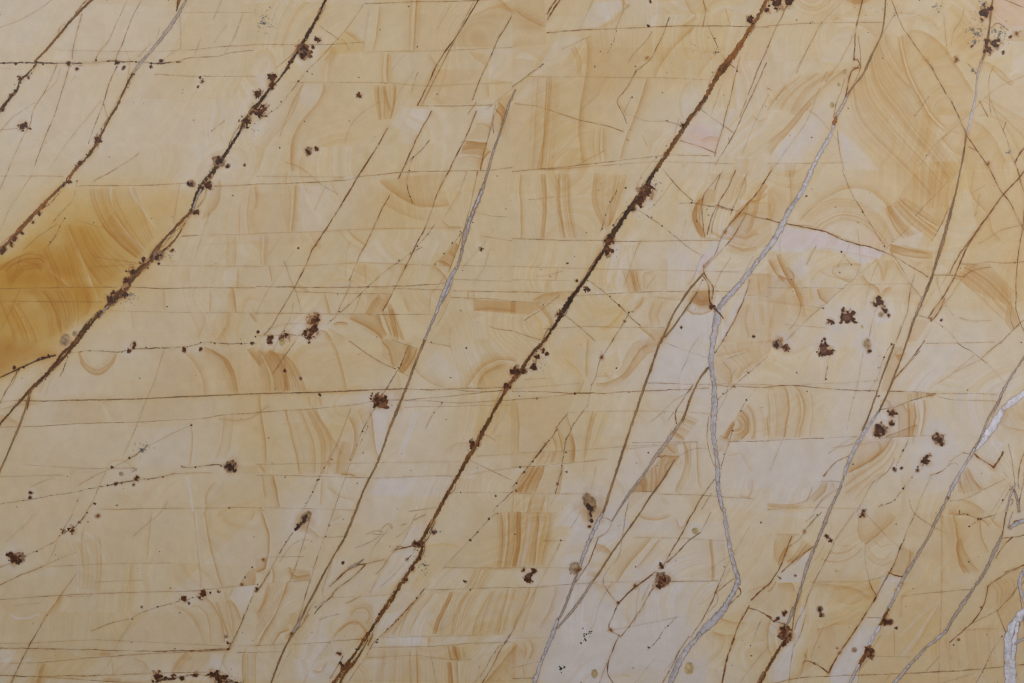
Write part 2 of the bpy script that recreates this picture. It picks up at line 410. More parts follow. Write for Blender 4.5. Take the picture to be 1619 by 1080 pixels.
# ------------------------------------------------------------------ growth bands, stained patches
# tile kind parameters : coordinates   (kinds: b band, a fill between two curves, z stained patch, r rings)
BANDS = """
10 b 4 .55 : 1012 20 1005 320
10 b 4 .35 : 985 20 980 320
10 b 5 .6 : 832 335 830 530
10 b 3 .3 : 805 335 803 530
10 b 3 .35 : 785 40 775 180 742 320
10 b 6 .16 : 722 60 702 200 690 320
10 b 9 .34 : 430 530 440 600 340 710 240 840 215 960 220 1075
10 b 3 .22 : 460 360 430 450 430 520
10 b 3 .2 : 500 330 460 400 455 520
10 b 12 .18 : 300 520 270 650 190 800 60 900 20 1075
10 a 5 .55 : 730 540 730 640 760 760 / 885 540 885 660 850 750
10 b 8 .45 : 815 545 830 650 855 700
10 z .8 4 b : 1325 890 1462 905 1440 985 1290 970
10 b 4 .8 : 1320 895 1400 905 1460 908
10 b 4 .5 : 1300 945 1380 935 1450 950
10 b 5 .4 : 1275 1000 1350 985 1440 1010
10 b 5 .35 : 1390 790 1440 780 1480 820
10 z .35 6 b : 1395 790 1490 780 1470 880 1330 880
10 b 7 .8 : 1510 690 1555 750 1530 860
10 b 3 .9 : 1530 640 1575 700 1550 800
10 z .4 3 b : 1530 630 1619 590 1540 850 1500 820
10 b 5 .6 : 1480 960 1440 1000 1425 1070
10 z .30 3 b : 1380 80 1619 0 1619 130 1500 300 1230 295 1300 190
10 b 5 .4 : 1540 -10 1600 50 1640 90
10 b 6 .25 : 1350 330 1400 380 1450 410
10 b 5 .25 : 1100 340 1130 400 1170 420
10 z .2 3 b : 1140 440 1420 440 1360 660 1020 660
10 b 5 .3 : 1465 530 1465 620
10 z -.30 12 y : 690 50 640 240 690 300 730 200 740 60
10 z .3 4 y : 490 285 570 200 640 220 690 270 680 330 400 350
10 b 3 .35 : 560 200 620 230 660 270
10 b 3 .3 : 540 240 580 270 600 320
10 b 10 .3 : 480 290 480 340 430 380
10 z -.2 4 y : 850 340 1100 330 1130 420 1050 520 870 520
10 z -.25 3 y : 1490 310 1619 310 1619 520 1430 490
10 z -.35 3 y : 920 680 1110 690 1080 770 1020 860 850 790
10 z -.30 3 y : 1370 680 1510 670 1480 800 1380 760
10 z -.30 8 y : 300 530 400 540 420 600 340 690 280 660
20 b 5 .42 : 465 240 474 340 464 480 440 620 418 760 430 900 436 1040
20 b 2 .3 : 385 280 425 350 430 480
20 b 2 .22 : 360 290 400 360 410 480
20 a 7 .3 : 130 490 120 700 110 860 100 1075 / 300 490 290 700 280 860 250 1075
20 b 8 .32 : 235 490 230 640 215 800 170 1000 160 1075
20 b 3 .3 : 560 810 552 920 562 1020
20 b 5 .35 : 575 810 570 920 590 1020
20 b 4 .22 : 520 800 515 920 530 1020
20 b 5 .45 : 850 500 815 620 765 780 712 880 690 1000
20 b 5 .42 : 1150 180 1050 265 960 370 905 490
20 b 4 .4 : 1095 0 1115 60 1160 95
20 b 3 .35 : 1205 0 1215 60 1250 70
20 b 4 .35 : 1160 100 1110 140 1085 165
20 b 5 .25 : 1160 170 1130 210 1100 240
20 b 3 .3 : 1190 340 1300 330 1350 300
20 b 5 .2 : 1300 330 1220 400 1170 490
20 b 4 .2 : 1120 510 1050 590 1040 680 1080 760
20 b 4 .25 : 960 850 890 910 880 970
20 b 4 .3 : 655 640 700 700 720 740
20 b 3 .5 : 700 0 710 40 740 30
20 b 7 .25 : 700 60 640 120 560 165
20 z -.45 5 y : 450 100 520 20 690 0 690 50 600 130 540 170 430 180
20 z -.30 10 y : 1080 560 1260 520 1180 700 1120 750 1050 690
20 z .3 10 b : 0 50 100 60 200 150 180 190 100 200 0 140
20 b 6 .35 : 0 60 80 110 150 160 210 165
20 z .22 3 b : 0 -90 200 -90 215 280 0 300
20 z -.28 3 y : 0 305 200 305 130 440 40 520 0 540
20 z -.15 20 y : 30 560 110 500 220 500 200 640 30 650
20 z .22 25 b : 480 240 840 200 800 440 640 620 480 640
20 z -.25 3 y : 460 250 300 400 130 480 240 300 320 220
20 z -.2 4 y : 900 20 1080 0 1160 90 1090 160 860 170
20 z .5 10 p : 1060 890 1160 760 1310 850 1290 960 1160 930
20 z .25 14 p : 1290 400 1440 340 1440 480 1330 520
20 b 4 .35 : 1190 880 1240 860 1300 865
20 z .3 4 b : 1410 1005 1540 1000 1500 1120 1410 1075
20 z .35 4 b : 1070 1040 1110 1035 1080 1065
20 b 3 .3 : 1619 740 1560 760 1520 720
20 z .12 20 p : 1450 300 1619 280 1619 600 1420 650
30 z .24 4 b : 830 240 900 195 990 205 1100 290 1200 425 1300 600 1280 700 1130 830 1060 770 955 620 880 430
30 b 3 .5 : 832 235 850 400 930 570 1040 760 1120 830
30 b 2 .3 : 850 235 870 400 950 570 1060 750 1130 810
30 b 3 .4 : 900 190 980 200 1090 275 1200 425 1305 590
30 b 3 .25 : 800 100 900 75 1000 110 1070 200
30 b 4 .25 : 860 120 960 100 1040 180
30 b 5 .3 : 740 220 760 330 850 460
30 b 3 .25 : 700 260 740 380 830 490 920 560
30 a 16 .24 : 740 240 760 400 900 560 1000 740 1160 940 1240 1060 / 520 560 520 760 650 900 840 1075 1000 1260
30 z .14 12 b : 700 180 1100 900 1200 1050 1100 1280 920 1240 700 1075 470 800 560 540 640 400
30 b 3 .18 y : 470 700 560 860 700 1000 760 1075
30 r 6 30 175 10 170 .32 : 290 -40
30 z .5 6 b : 520 -20 610 -20 600 20 540 40
30 b 6 .55 : 520 0 560 35 600 10
30 r 3 18 50 190 350 .35 : 445 135
30 z .2 20 b : 260 40 400 40 500 140 380 140
30 b 8 .3 : 570 150 640 180 680 240
30 a 5 .3 : 190 480 50 600 0 650 / 500 440 260 560 200 740
30 b 5 .4 : 500 430 330 560 250 640 180 740 60 850 0 900
30 b 6 .5 : 280 650 230 720 150 820 60 900 20 980
30 z -.28 10 y : 300 700 420 560 400 760 200 1000 100 1030 40 1000 100 900 200 830
30 z -.3 6 y : 440 830 520 880 640 1000 700 1075 480 1075 460 940
30 z -.3 5 y : 1560 260 1640 260 1640 460 1540 470
30 z .45 15 p : 1420 -30 1660 -30 1660 200 1500 190 1410 140
30 z -.2 15 y : 1420 -30 1660 -30 1660 200 1500 190 1410 140
30 z .22 3 b : 1130 830 1250 700 1360 790 1500 1000 1560 1075 1240 1075 1230 990 1100 880
30 b 4 .4 : 1100 880 1160 950 1230 990
30 b 3 .3 : 1290 770 1370 790 1450 900 1520 1050
30 b 3 .25 : 1330 740 1460 740 1560 900 1640 1040
30 z .1 12 b : 1400 600 1640 480 1640 1000 1500 900
30 b 3 .25 : 1380 420 1440 440 1520 560 1560 520
30 b 4 .2 : 1340 400 1440 400 1540 520
30 z .3 15 b : 1180 80 1420 70 1400 330 1280 400 1180 250
30 a 5 .18 : 1370 600 1480 680 1640 760 / 1360 640 1500 760 1640 900
30 z .6 3 b : 1540 200 1619 190 1619 265 1510 260
30 z -.3 20 p : 1340 20 1400 20 1400 200 1340 200
30 z .35 3 b : 105 1040 180 1040 170 1120 110 1120
30 b 4 .4 : 40 1040 30 1090
31 b 6 .4 : 140 0 150 80 160 170 130 230
31 z .2 3 b : 60 0 280 0 130 250 60 340 0 310 0 130 40 90
31 b 6 .35 : 0 130 30 180 40 230 20 300
31 z .3 6 b : 0 140 30 190 30 280 0 300
31 b 5 .3 : 200 320 260 240 360 180 440 120 520 95 620 110 700 160 760 240
31 a 9 .26 : 340 380 400 320 500 290 600 320 700 430 760 500 / 200 300 350 180 520 160 700 250 800 420
31 b 3 .3 : 750 200 760 280 790 350 860 420
31 a 9 .42 : 740 240 760 320 860 430 / 830 170 950 260 1100 340
31 a 5 .4 : 800 200 860 300 1000 390 1040 440 / 860 170 980 240 1060 320 1110 330
31 z -.32 2 y : 820 440 930 335 1010 440 1000 500 790 462
31 z -.42 2 y : 1010 495 1100 340 1140 345 1080 522
31 z -.3 2 y : 540 100 600 100 740 215 690 270 620 250 530 160
31 z -.2 30 y : 380 370 480 300 620 350 740 490 560 440
31 z .30 10 p : 580 430 660 370 740 500 650 480
31 z -.48 3 y : 80 350 350 385 440 430 760 520 690 550 600 600 480 520 240 480 200 520 110 510 20 500
31 z .3 10 p : 80 360 350 395 440 440 740 530 690 550 400 470 100 480
31 z -.3 8 y : 110 510 250 480 250 640 300 740 220 735 160 610
31 b 5 .35 : 540 700 440 690 370 640 400 590 500 580 600 590
31 b 3 .3 : 320 630 380 680 470 690 560 680
31 b 3 .2 : 330 480 450 500 560 520 690 550
31 z .55 3 b : 775 465 870 472 1060 524 880 515 780 525
31 b 4 .8 : 780 465 900 490 1050 525
31 b 3 .6 : 770 490 830 530 940 550 1050 545
31 b 4 .3 : 900 560 960 580 1040 590
31 b 3 .3 : 930 610 980 570 1050 580
31 b 3 .3 : 960 640 990 600 1040 610
31 z .20 3 b : 820 170 940 0 1200 0 1110 335 1000 300
31 z .16 3 b : 1250 0 1640 0 1640 820 1500 850 1220 600 1330 400
31 b 5 .45 : 1270 90 1310 180 1390 260
31 b 6 .25 : 1400 280 1420 380 1470 440
31 z -.3 3 y : 1150 200 1240 110 1280 140 1330 380 1180 560 1100 560 1130 440
31 z -.3 3 y : 1080 580 1150 640 1050 655
31 a 8 .34 : 1190 660 1300 780 1500 960 / 1260 580 1420 620 1560 800
31 z .35 4 b : 1260 590 1400 590 1560 760 1520 850 1300 760 1190 680
31 z .65 3 b : 1515 850 1540 820 1595 985 1540 1010 1500 960
31 b 5 .55 : 600 650 640 705 700 735 715 790
31 b 4 .5 : 780 730 730 745 718 790
31 b 4 .25 : 690 560 720 600 735 690
31 b 4 .25 : 760 560 750 610 735 690
31 z .25 6 b : 690 560 790 570 730 700
31 z .2 8 b : 620 740 900 740 890 830 740 770
31 b 4 .35 : 800 560 850 640 890 700 960 780
31 b 6 .25 : 890 700 900 760 880 820
31 z .24 3 b : -4 515 70 515 250 740 470 750 100 1090 -4 1080
31 b 6 .7 : 55 520 75 600 150 700 200 800 215 860
31 b 3 .7 : 70 655 130 680 160 740
31 b 4 .6 : 0 560 50 640 100 700
31 b 3 .5 : 120 600 170 650 165 720
31 b 4 .6 : 312 750 330 800 380 840
31 b 4 .45 : 230 860 245 920
31 b 4 .4 : 40 830 30 920 10 1000
31 z .25 3 b : -60 660 80 660 150 740 220 860 -60 830
31 b 5 .5 : 180 1020 140 1060
31 z .35 3 b : 910 930 1020 950 940 1080 880 1080
31 z .4 3 b : 1040 880 1120 800 1060 940 1030 930
31 z .3 4 b : 1040 980 1000 1060 970 1080
01 a 6 .4 : 560 120 560 240 700 420 860 560 / 860 110 930 280 980 420
01 b 4 -.45 y : 705 100 700 230 800 380 920 490
01 b 4 -.40 y : 815 100 860 200 960 320 1000 380
01 a 8 .3 : 400 340 480 560 600 740 / 620 350 680 470 860 590
01 a 5 .4 : 150 760 260 830 300 1075 / 560 740 590 830 560 900
01 b 6 -.5 y : 500 480 540 620 600 760 620 830
01 b 6 -.5 y : 320 640 400 700 450 740
01 b 6 -.4 y : 130 850 200 960 240 1070
01 b 5 .4 : 20 620 150 560 230 580 260 640
01 b 4 .3 : 0 600 90 560 200 500 220 520
01 z .2 20 b : 300 350 380 340 400 450 300 500 220 480
01 b 5 .25 : 1492 400 1488 600
01 b 3 .2 : 1440 400 1435 600
01 b 4 .55 : 1480 742 1500 892
01 b 3 .3 : 1325 750 1332 892
01 b 5 .25 : 1040 750 1045 885
01 b 4 .22 : 1598 100 1570 200 1575 390
01 b 4 .2 : 1190 610 1210 735
01 b 6 .5 : 1442 900 1430 980 1370 1075
01 b 3 .25 : 1310 905 1290 1000 1260 1075
01 b 3 .28 : 835 890 835 1000
01 z .15 20 b : 1200 900 1480 900 1400 1075 1200 1075
01 b 4 .25 : 1505 610 1500 735
01 b 6 .2 : 1080 540 1110 600
01 b 5 .4 : 1580 905 1619 960
01 b 6 .3 : 1390 60 1420 120 1380 230 1280 310
01 z .25 3 b : 1350 100 1400 60 1410 130 1370 240 1280 300 1310 200
01 b 5 .18 : 1530 200 1520 390
11 b 4 .5 : 245 85 238 240 230 390
11 b 4 .28 : 215 85 215 390
11 b 4 .45 : 62 400 55 600
11 b 2 .3 : 38 400 40 600
11 b 3 .5 : 88 605 98 700
11 b 4 .5 : 440 775 470 900
11 b 3 .4 : 0 90 10 160 0 240
11 b 3 .4 : 195 0 190 75
11 z .3 3 b : 490 35 550 35 548 60 490 75
11 z -.3 2 y : 555 42 650 35 640 55 560 62
11 b 5 .62 : 780 60 860 140 960 205 1080 240 1220 215
11 z .22 5 b : 790 60 900 40 1190 10 1160 130 1120 230 1000 210 860 130
11 b 9 .25 : 790 200 900 270 1060 310
11 b 4 .45 : 1175 315 1210 352 1300 358
11 b 3 .42 : 575 380 620 430 690 482
11 b 3 .2 : 530 380 600 470 670 500
11 b 4 .3 : 680 590 690 720
11 z .2 3 b : 640 590 690 590 700 720 600 700
11 b 9 .7 : 780 785 740 820 690 905
11 b 4 .8 : 855 790 830 840 800 890
11 z .30 3 b : 760 735 872 735 850 790 790 900 690 905 700 790
11 b 4 .7 : 775 905 800 990 830 1040
11 a 5 .6 : 800 900 850 1040 / 870 870 940 1075
11 b 3 .6 : 850 840 880 950 900 1075
11 b 3 .5 : 830 850 860 980 880 1050
11 b 3 .7 : 490 970 530 955 580 970
11 b 6 .6 : 590 935 650 960 740 1000 800 1070
11 b 4 .6 : 400 1010 440 1015 480 1075
11 z .32 3 b : 540 910 770 910 800 1060 740 1040 640 980
11 z .62 3 b : 1370 812 1640 832 1640 905 1375 885
11 b 4 .45 : 1375 890 1450 880 1640 900
11 z .22 6 b : 1240 880 1380 890 1440 910 1300 960 1250 1020 1120 1060
11 z .85 3 b : 1150 575 1210 510 1262 450 1282 475 1230 605 1190 600
11 b 4 .9 : 1150 570 1190 570 1230 600
11 b 3 .7 : 1210 510 1240 530 1260 545
11 b 4 .5 : 1120 600 1170 640 1210 700
11 b 3 .35 : 1335 765 1335 820
11 b 3 .3 : 1380 765 1385 825
11 b 4 .35 : 1390 0 1400 40
11 b 4 .25 : 1110 780 1105 905
11 b 5 .25 : 930 800 970 900
11 b 3 .4 : 270 720 300 740 340 760
11 z .3 3 b : 1235 700 1250 720 1220 830 1180 900 1150 940 1190 800
11 z -.2 6 y : 420 490 490 100 440 90 260 90 250 380 400 380
11 b 5 .2 : 340 400 360 450 400 500
11 z -.18 4 y : 720 380 1290 370 1200 500 960 590 660 580
11 z .2 3 b : 870 590 950 595 910 710 840 620
11 b 5 .22 : 460 1000 560 1060
21 b 3 .5 : 55 30 48 230 52 430
21 b 5 .55 : 205 20 212 200 205 425
21 b 3 .3 : 180 20 190 200 185 425
21 a 7 .3 : 260 20 260 200 300 425 / 370 20 370 200 420 425
21 b 7 .42 : 520 10 500 180 530 290 600 380
21 a 8 .26 : 520 20 510 200 600 360 / 760 20 700 200 620 340
21 z .1 15 b : 220 20 780 0 700 200 590 430 220 430
21 a 4 .6 : 695 630 740 765 / 800 630 830 765
21 b 3 .9 : 755 630 785 765
21 b 5 .4 : 290 615 280 690
21 b 5 .38 : 205 695 200 762
21 b 6 .28 : 980 560 985 760
21 b 4 .65 : 835 790 815 840 765 880
21 z .35 3 b : 780 830 830 790 820 850 770 880
21 b 5 .3 : 870 770 872 800
21 b 7 .4 : 130 820 190 780 300 770
21 z .25 3 b : 140 770 390 770 370 830 120 830
21 z .62 3 b : -10 828 170 835 180 870 100 910 -10 905
21 b 6 .5 : 170 860 220 930 240 990
21 b 6 .3 y : 130 900 180 960 190 1040
21 b 5 .5 : 800 990 870 1040 900 1075
21 z .38 5 b : 880 1000 965 995 930 1110 820 1120 860 1060
21 b 6 .7 : 1200 175 1145 200 1128 290 1160 370 1215 420
21 b 3 .6 : 1160 210 1160 300 1200 370
21 a 5 .35 : 1200 170 1110 220 1110 330 1200 430 / 1200 200 1180 240 1180 330 1210 390
21 z .5 3 b : 1145 195 1240 110 1290 130 1280 200 1200 215
21 z .3 3 b : 1250 20 1400 10 1380 60 1250 60
21 z .25 3 b : 1380 30 1440 0 1480 60 1400 180 1340 240
21 z .30 3 b : 1360 360 1500 180 1640 210 1640 480 1540 490 1370 450
21 b 5 .45 : 1480 40 1480 120 1440 180
21 b 4 .5 : 1500 200 1560 200 1619 150
21 b 8 .45 : 1619 100 1540 200 1540 330 1480 400
21 b 5 .6 : 1480 270 1410 270 1360 340
21 z .5 3 b : 1410 260 1500 190 1490 260 1400 310
21 b 6 .35 : 1380 400 1470 430 1560 400
21 b 4 .6 : 1365 455 1450 490 1545 483
21 z .35 3 b : 1365 445 1480 470 1545 483 1450 492
21 z .55 3 b : 1230 420 1320 425 1360 370 1300 430 1320 445 1225 440
21 b 4 .6 : 1250 385 1330 425 1400 430
21 z -.35 5 y : 1400 330 1460 290 1400 410 1340 440 1290 540 1210 600 1130 700 1180 560 1310 420
21 z .35 8 p : 1200 540 1290 500 1220 600 1120 690
21 z -.35 3 y : 1440 180 1490 190 1450 220
21 r 5 25 90 0 200 1.2 : 1200 800
21 z 1.5 9 b : 1170 770 1240 770 1250 860 1190 870 1140 820
21 b 4 .5 : 1090 870 1140 910 1210 915 1260 890
21 z .3 3 b : 1500 650 1640 650 1640 790 1490 790
21 z .22 3 b : 1480 800 1640 800 1640 1090 1330 1090
21 b 4 .25 : 1560 660 1580 780
21 b 3 .35 : 1490 850 1470 960 1500 1060
21 a 6 .25 : 1380 980 1440 850 / 1619 980 1600 840
21 z -.3 3 y : 470 700 750 780 410 790
21 z -.2 20 y : 620 440 860 450 1080 480 1200 640 940 620 540 610
21 z -.3 4 y : 960 1080 1180 780 1240 850 1270 880 1255 1080
21 z -.3 4 y : 1400 870 1480 720 1490 760 1330 1080 1310 1060
21 b 5 .3 : 900 640 830 650 840 750
21 z .2 6 b : 850 800 1050 790 1000 960 840 990 870 870
21 b 4 .3 : 900 830 870 900 880 980
21 b 3 .25 : 960 830 920 920 940 980
21 b 5 .4 y : 700 850 660 960 560 1000
21 z .25 10 y : 430 840 740 850 690 980 420 970
21 z .16 12 y : 380 1000 620 1000 700 1090 340 1090
02 z .75 14 b : -60 -30 30 -10 200 20 240 60 330 80 180 130 130 130 30 190 -60 230
02 b 8 .4 : 490 80 520 190 605 235 695 190 738 80
02 b 4 .3 : 500 80 535 170 605 205 685 170 725 80
02 b 3 .42 : 1170 80 1240 140 1280 230 1292 340
02 b 9 .5 : 1290 40 1410 90 1480 190 1500 335
02 b 5 .35 : 1330 60 1400 110 1460 220
02 z .15 20 b : 1300 50 1480 80 1540 330 1440 335 1400 160
02 b 10 .45 : 1560 60 1640 160
02 z .22 6 b : 370 380 640 380 680 512 330 518
02 b 5 .2 : 640 385 690 450 720 510
02 z .2 20 b : 1000 70 1180 90 1260 160 1290 340 1000 340
02 z .15 20 b : 960 360 1200 355 1260 420 1260 480 900 500
02 b 2 .4 : 1205 505 1222 640 1205 785
02 b 3 .28 : 1415 475 1415 600 1360 740
02 b 3 .28 : 1470 470 1470 620 1420 740
02 b 3 .2 : 1340 360 1350 470
02 b 2 -.4 y : 1190 850 1210 960 1225 1075
02 b 4 .25 : 1360 880 1305 960 1300 1075
02 z .3 4 b : 1500 788 1640 785 1640 835 1500 835
02 z .45 12 p : 310 85 400 10 415 30 370 90 330 100
02 z .35 10 p : 260 160 320 110 320 150 270 180
02 z -.25 10 y : 100 180 250 130 230 200 60 380 20 330
02 b 4 .35 : 20 470 80 480 130 540
02 z .2 3 b : 0 470 70 470 120 530 0 535
02 b 5 .25 : 240 160 290 230 250 330
02 b 2 .25 : 680 800 700 740 790 725 830 780 840 830
02 b 2 .25 : 440 900 440 820 480 800
02 z .12 8 b : 440 810 640 810 640 870 500 920
02 r 4 40 100 260 350 .25 : 760 1040
02 z -.2 10 y : 1220 490 1220 780 900 800 850 720 1000 560
03 b 2 .25 : 960 0 945 150 932 300
03 b 2 .28 : 1220 0 1245 200 1262 340 1270 470
03 b 2 -.3 y : 1240 0 1250 180 1280 340
03 b 2 .4 : 1298 0 1325 200 1410 475
03 b 3 .2 : 1619 0 1600 60
03 b 2 -.25 y : 480 160 570 240 600 400 600 520
03 b 2 -.25 y : 540 120 640 200 660 330
03 b 2 -.25 y : 440 190 500 300 490 520
03 a 6 .2 : 450 200 510 330 490 480 / 640 150 660 250 640 500
03 b 3 .2 : 830 330 820 430 800 500
03 b 2 .2 : 960 20 950 60
03 b 2 .25 : 220 0 120 110 30 190
03 z .1 12 b : 0 560 380 530 260 660 200 780 0 800
03 b 5 .4 : 380 530 350 590 310 640
03 z .2 4 b : 380 535 405 530 380 600 320 650 330 600
03 b 2 -.4 y : 70 650 110 700 170 700 210 650 260 660
03 r 3 8 30 0 180 .35 : 565 515
03 b 4 .35 : 1090 600 1180 620 1240 690 1270 820 1290 840
03 z .12 20 b : 880 630 1100 600 1240 700 1260 830 800 820 780 720
03 b 2 .4 : 1210 600 1270 580 1320 640 1330 830
03 b 3 .6 : 1310 540 1370 600 1410 700 1422 830
03 b 2 .5 : 1420 500 1440 580 1480 660 1470 760
03 b 4 .6 : 1455 545 1500 600 1530 680
03 a 4 .3 : 1350 560 1440 800 / 1430 560 1470 780
03 z -.3 3 y : 1480 480 1619 460 1540 650 1500 590 1460 540
03 z .5 3 b : 1510 470 1600 350 1619 360 1619 455
03 b 3 .5 : 1620 400 1600 450
03 z .3 3 b : 540 880 720 890 660 910 540 905
03 z .5 4 b : 630 880 705 885 700 910 630 905
03 z .22 3 b : 200 870 430 875 500 920 200 940
03 z -.35 4 y : 0 870 110 870 60 950 0 950
03 b 8 .5 : 280 950 240 1030 230 1075
03 z .3 3 b : 240 945 300 945 260 1030 220 1030
03 z .35 3 b : 200 1045 260 1045 260 1090 190 1090
03 z -.3 3 y : 280 1050 620 1060 640 1090 280 1090
03 z .5 3 b : 650 1047 765 1047 765 1070 650 1070
03 b 6 .4 : 850 920 910 940 945 1000 950 1015
03 b 8 .6 : 1180 880 1120 930 1080 1005
03 z .18 6 b : 1100 890 1330 885 1330 1000 1080 1010
03 b 2 .3 : 710 920 720 1030
03 b 3 .25 : 1260 850 1270 880
03 b 2 .4 : 1550 850 1530 950 1540 1075
03 a 5 .3 : 1530 890 1530 1075 / 1619 890 1619 1075
03 b 2 .3 : 1410 940 1440 1020 1480 1060
03 z -.35 6 y : 1340 900 1410 900 1390 1010 1300 1010
03 b 3 .25 : 250 810 240 860
03 z -.2 6 y : 300 350 400 345 320 420 260 400
12 a 9 .45 : 0 60 90 150 110 310 / 180 80 280 160 320 310
12 b 13 .5 : 80 60 170 120 200 310
12 b 3 .5 : 170 100 180 200 170 320
12 b 6 .4 : 0 70 60 150 90 230 80 320
12 z .2 15 b : 0 50 180 70 300 200 320 320 0 325
12 b 3 .5 : 480 0 520 70 545 170 568 300
12 b 9 .5 : 800 0 850 50 872 160
12 z .28 6 b : 790 -20 950 20 920 110 890 175 800 100
12 b 5 .7 : 962 30 950 90 900 180
12 a 5 .5 : 960 30 960 80 900 190 / 1040 40 1000 120 930 200
12 b 5 .25 : 990 160 1060 250 1180 285
12 b 3 .3 : 900 200 920 290
12 b 5 .5 : 1330 285 1390 190 1480 110 1600 98 1650 120
12 b 4 .45 : 1395 290 1420 210 1490 150 1590 135
12 b 6 .35 : 1410 280 1450 200 1560 150
12 z .2 5 b : 1400 290 1430 190 1560 120 1620 140 1620 290
12 z -.32 14 y : 1040 20 1500 20 1600 80 1480 90 1330 180 1240 270 1060 180
12 z .3 3 b : 880 310 950 310 920 370 860 370
12 b 4 .4 : 880 380 900 440
12 b 2 .5 : 15 340 18 460 48 560 62 770
12 b 5 .45 : 20 785 60 840
12 b 4 .55 : 115 850 130 950 148 1052
12 b 3 .3 : 40 850 60 1000
12 b 3 .5 : 30 1050 45 1075
12 a 7 .32 : 170 430 210 600 270 840 / 380 420 520 600 480 840
12 b 5 .25 : 380 430 440 560 540 720
12 b 4 .5 : 580 480 625 560 630 640 580 760
12 z .28 6 b : 480 680 520 620 600 640 590 740 570 850 490 840 440 760
12 b 7 .35 : 540 640 510 740 510 840
12 b 4 .5 : 720 430 742 560 738 680 775 745
12 b 6 .25 : 640 430 690 560
12 z .12 8 b : 540 430 740 420 660 560 600 720 560 640
12 b 2 .9 : 540 850 600 850 625 862
12 z .2 6 b : 620 830 690 840 740 860 620 865
12 b 3 .25 : 420 870 400 1040
12 b 3 .42 : 335 350 345 410
12 b 3 .4 : 400 350 405 410
12 b 4 .2 : 190 430 190 530
12 z -.32 6 y : 760 430 820 430 830 600 770 740 740 640
12 b 2 -.3 y : 1030 440 970 560 925 745
12 b 2 -.25 y : 990 440 950 560 890 745
12 b 2 -.25 y : 1070 760 1080 840
12 r 6 30 110 170 330 .12 : 1290 700
12 b 4 .2 : 1425 830 1420 950
12 b 4 .2 : 1215 760 1200 850
12 z .16 4 y : 1400 380 1640 350 1640 720 1340 740
12 b 5 .2 : 1530 430 1510 540 1470 600
12 z -.25 6 y : 400 340 720 330 720 380 420 410
12 z -.18 5 y : 800 860 1280 850 1190 990 700 970
12 z -.18 8 y : 580 380 480 420 330 760 200 760 90 500 100 450
12 b 3 .2 : 450 930 520 980 620 1010
13 b 2 .6 : 40 0 85 100 92 200 70 300
13 b 3 .7 : 200 440 150 590 60 730 10 840
13 b 5 .3 : 90 470 60 560 0 640
13 a 6 .3 : 60 440 30 600 0 620 / 200 440 140 600 0 800
13 z .45 4 b : 205 350 345 370 340 432 230 430
13 b 4 .5 : 105 340 110 400 100 440
13 b 3 .5 : 210 350 215 390 260 410 340 390
13 z .3 3 b : 0 290 80 280 50 390 0 380
13 b 3 .7 : 70 290 60 350 10 370
13 b 4 .5 : 110 830 150 760 210 745
13 r 3 15 45 180 360 .4 : 215 800
13 z .35 3 b : 215 640 250 630 262 650 245 720 200 700
13 b 5 .45 : 320 90 370 130 400 160
13 b 6 .25 : 480 60 540 20
13 b 4 .3 : 310 210 320 240
13 a 9 .26 : 1520 0 1540 200 1500 350 / 1860 0 1820 150 1780 350
13 b 4 .5 : 1550 0 1570 120 1545 350
13 b 4 .6 : 1590 0 1600 120 1570 350
13 z .12 10 b : 1380 0 1640 0 1640 350 1190 350
13 a 5 .42 : 1370 360 1310 480 / 1490 360 1430 480
13 b 3 .9 : 1245 500 1210 600 1160 680 1130 775
13 b 2 .7 : 1225 500 1190 600 1140 680 1110 775
13 b 3 .5 : 1130 500 1050 620 985 700 970 780
13 b 3 .5 : 1060 500 940 650 900 780
13 a 6 .35 : 980 580 880 690 800 780 / 1060 490 960 640 880 780
13 b 3 .4 : 1340 500 1260 600 1220 780
13 b 4 .4 : 1590 490 1560 620 1530 780
13 b 3 .3 : 1480 500 1400 640 1360 780
13 a 10 .3 : 1250 500 1170 640 1150 780 / 1640 490 1600 640 1560 780
13 b 3 .4 : 1085 790 1082 850
13 z -.25 3 y : 820 790 1080 785 1080 850 820 850
13 z -.22 3 y : 1100 785 1640 780 1640 820 1100 835
13 a 3 .85 : 1185 845 1215 940 / 1280 845 1300 940
13 b 5 .8 : 1235 842 1270 940
13 b 4 .9 : 1230 945 1235 1065
13 b 2 .6 : 1215 945 1215 1065
13 b 2 .6 : 1270 945 1270 1065
13 b 3 .4 : 1015 870 1020 1070
13 b 2 .4 : 975 865 985 1070
13 a 6 .25 : 780 870 750 1070 / 960 870 960 1070
13 z .16 3 b : 690 920 740 850 1200 845 1200 1070 590 1075
13 b 3 .5 : 1300 850 1315 930
13 z .14 4 b : 1300 930 1500 880 1440 1075 1280 1075
13 b 9 .6 : 1640 840 1560 950 1500 1020 1450 1075
13 z .25 4 b : 1640 820 1540 890 1450 1075 1640 1075
13 b 5 .5 : 490 800 560 700 640 670 690 720 700 790
13 b 4 .45 : 520 740 590 690 650 700
13 b 6 .3 : 600 650 650 580 720 580 740 650 700 700
13 z .2 5 b : 500 790 620 590 740 580 740 680 690 800
13 z .2 3 b : 430 880 500 800 690 790 650 820 560 910 400 910
13 b 4 .4 : 350 990 400 1010 430 940
13 z -.35 5 y : 310 1075 340 1000 400 1020 440 930 520 980 460 1075
13 z -.3 5 y : 990 90 1060 60 1030 180 960 400 850 450 720 520 800 400 880 230
13 z -.3 4 y : 660 530 840 530 740 700 740 590 690 560
13 z -.22 4 y : 930 500 1060 490 880 690 760 790 700 780
13 z .15 6 y : 1080 200 1290 180 1000 480 960 450
13 b 2 .3 y : 1090 210 1180 195 1290 210
13 b 5 -.3 y : 480 280 520 350 420 480
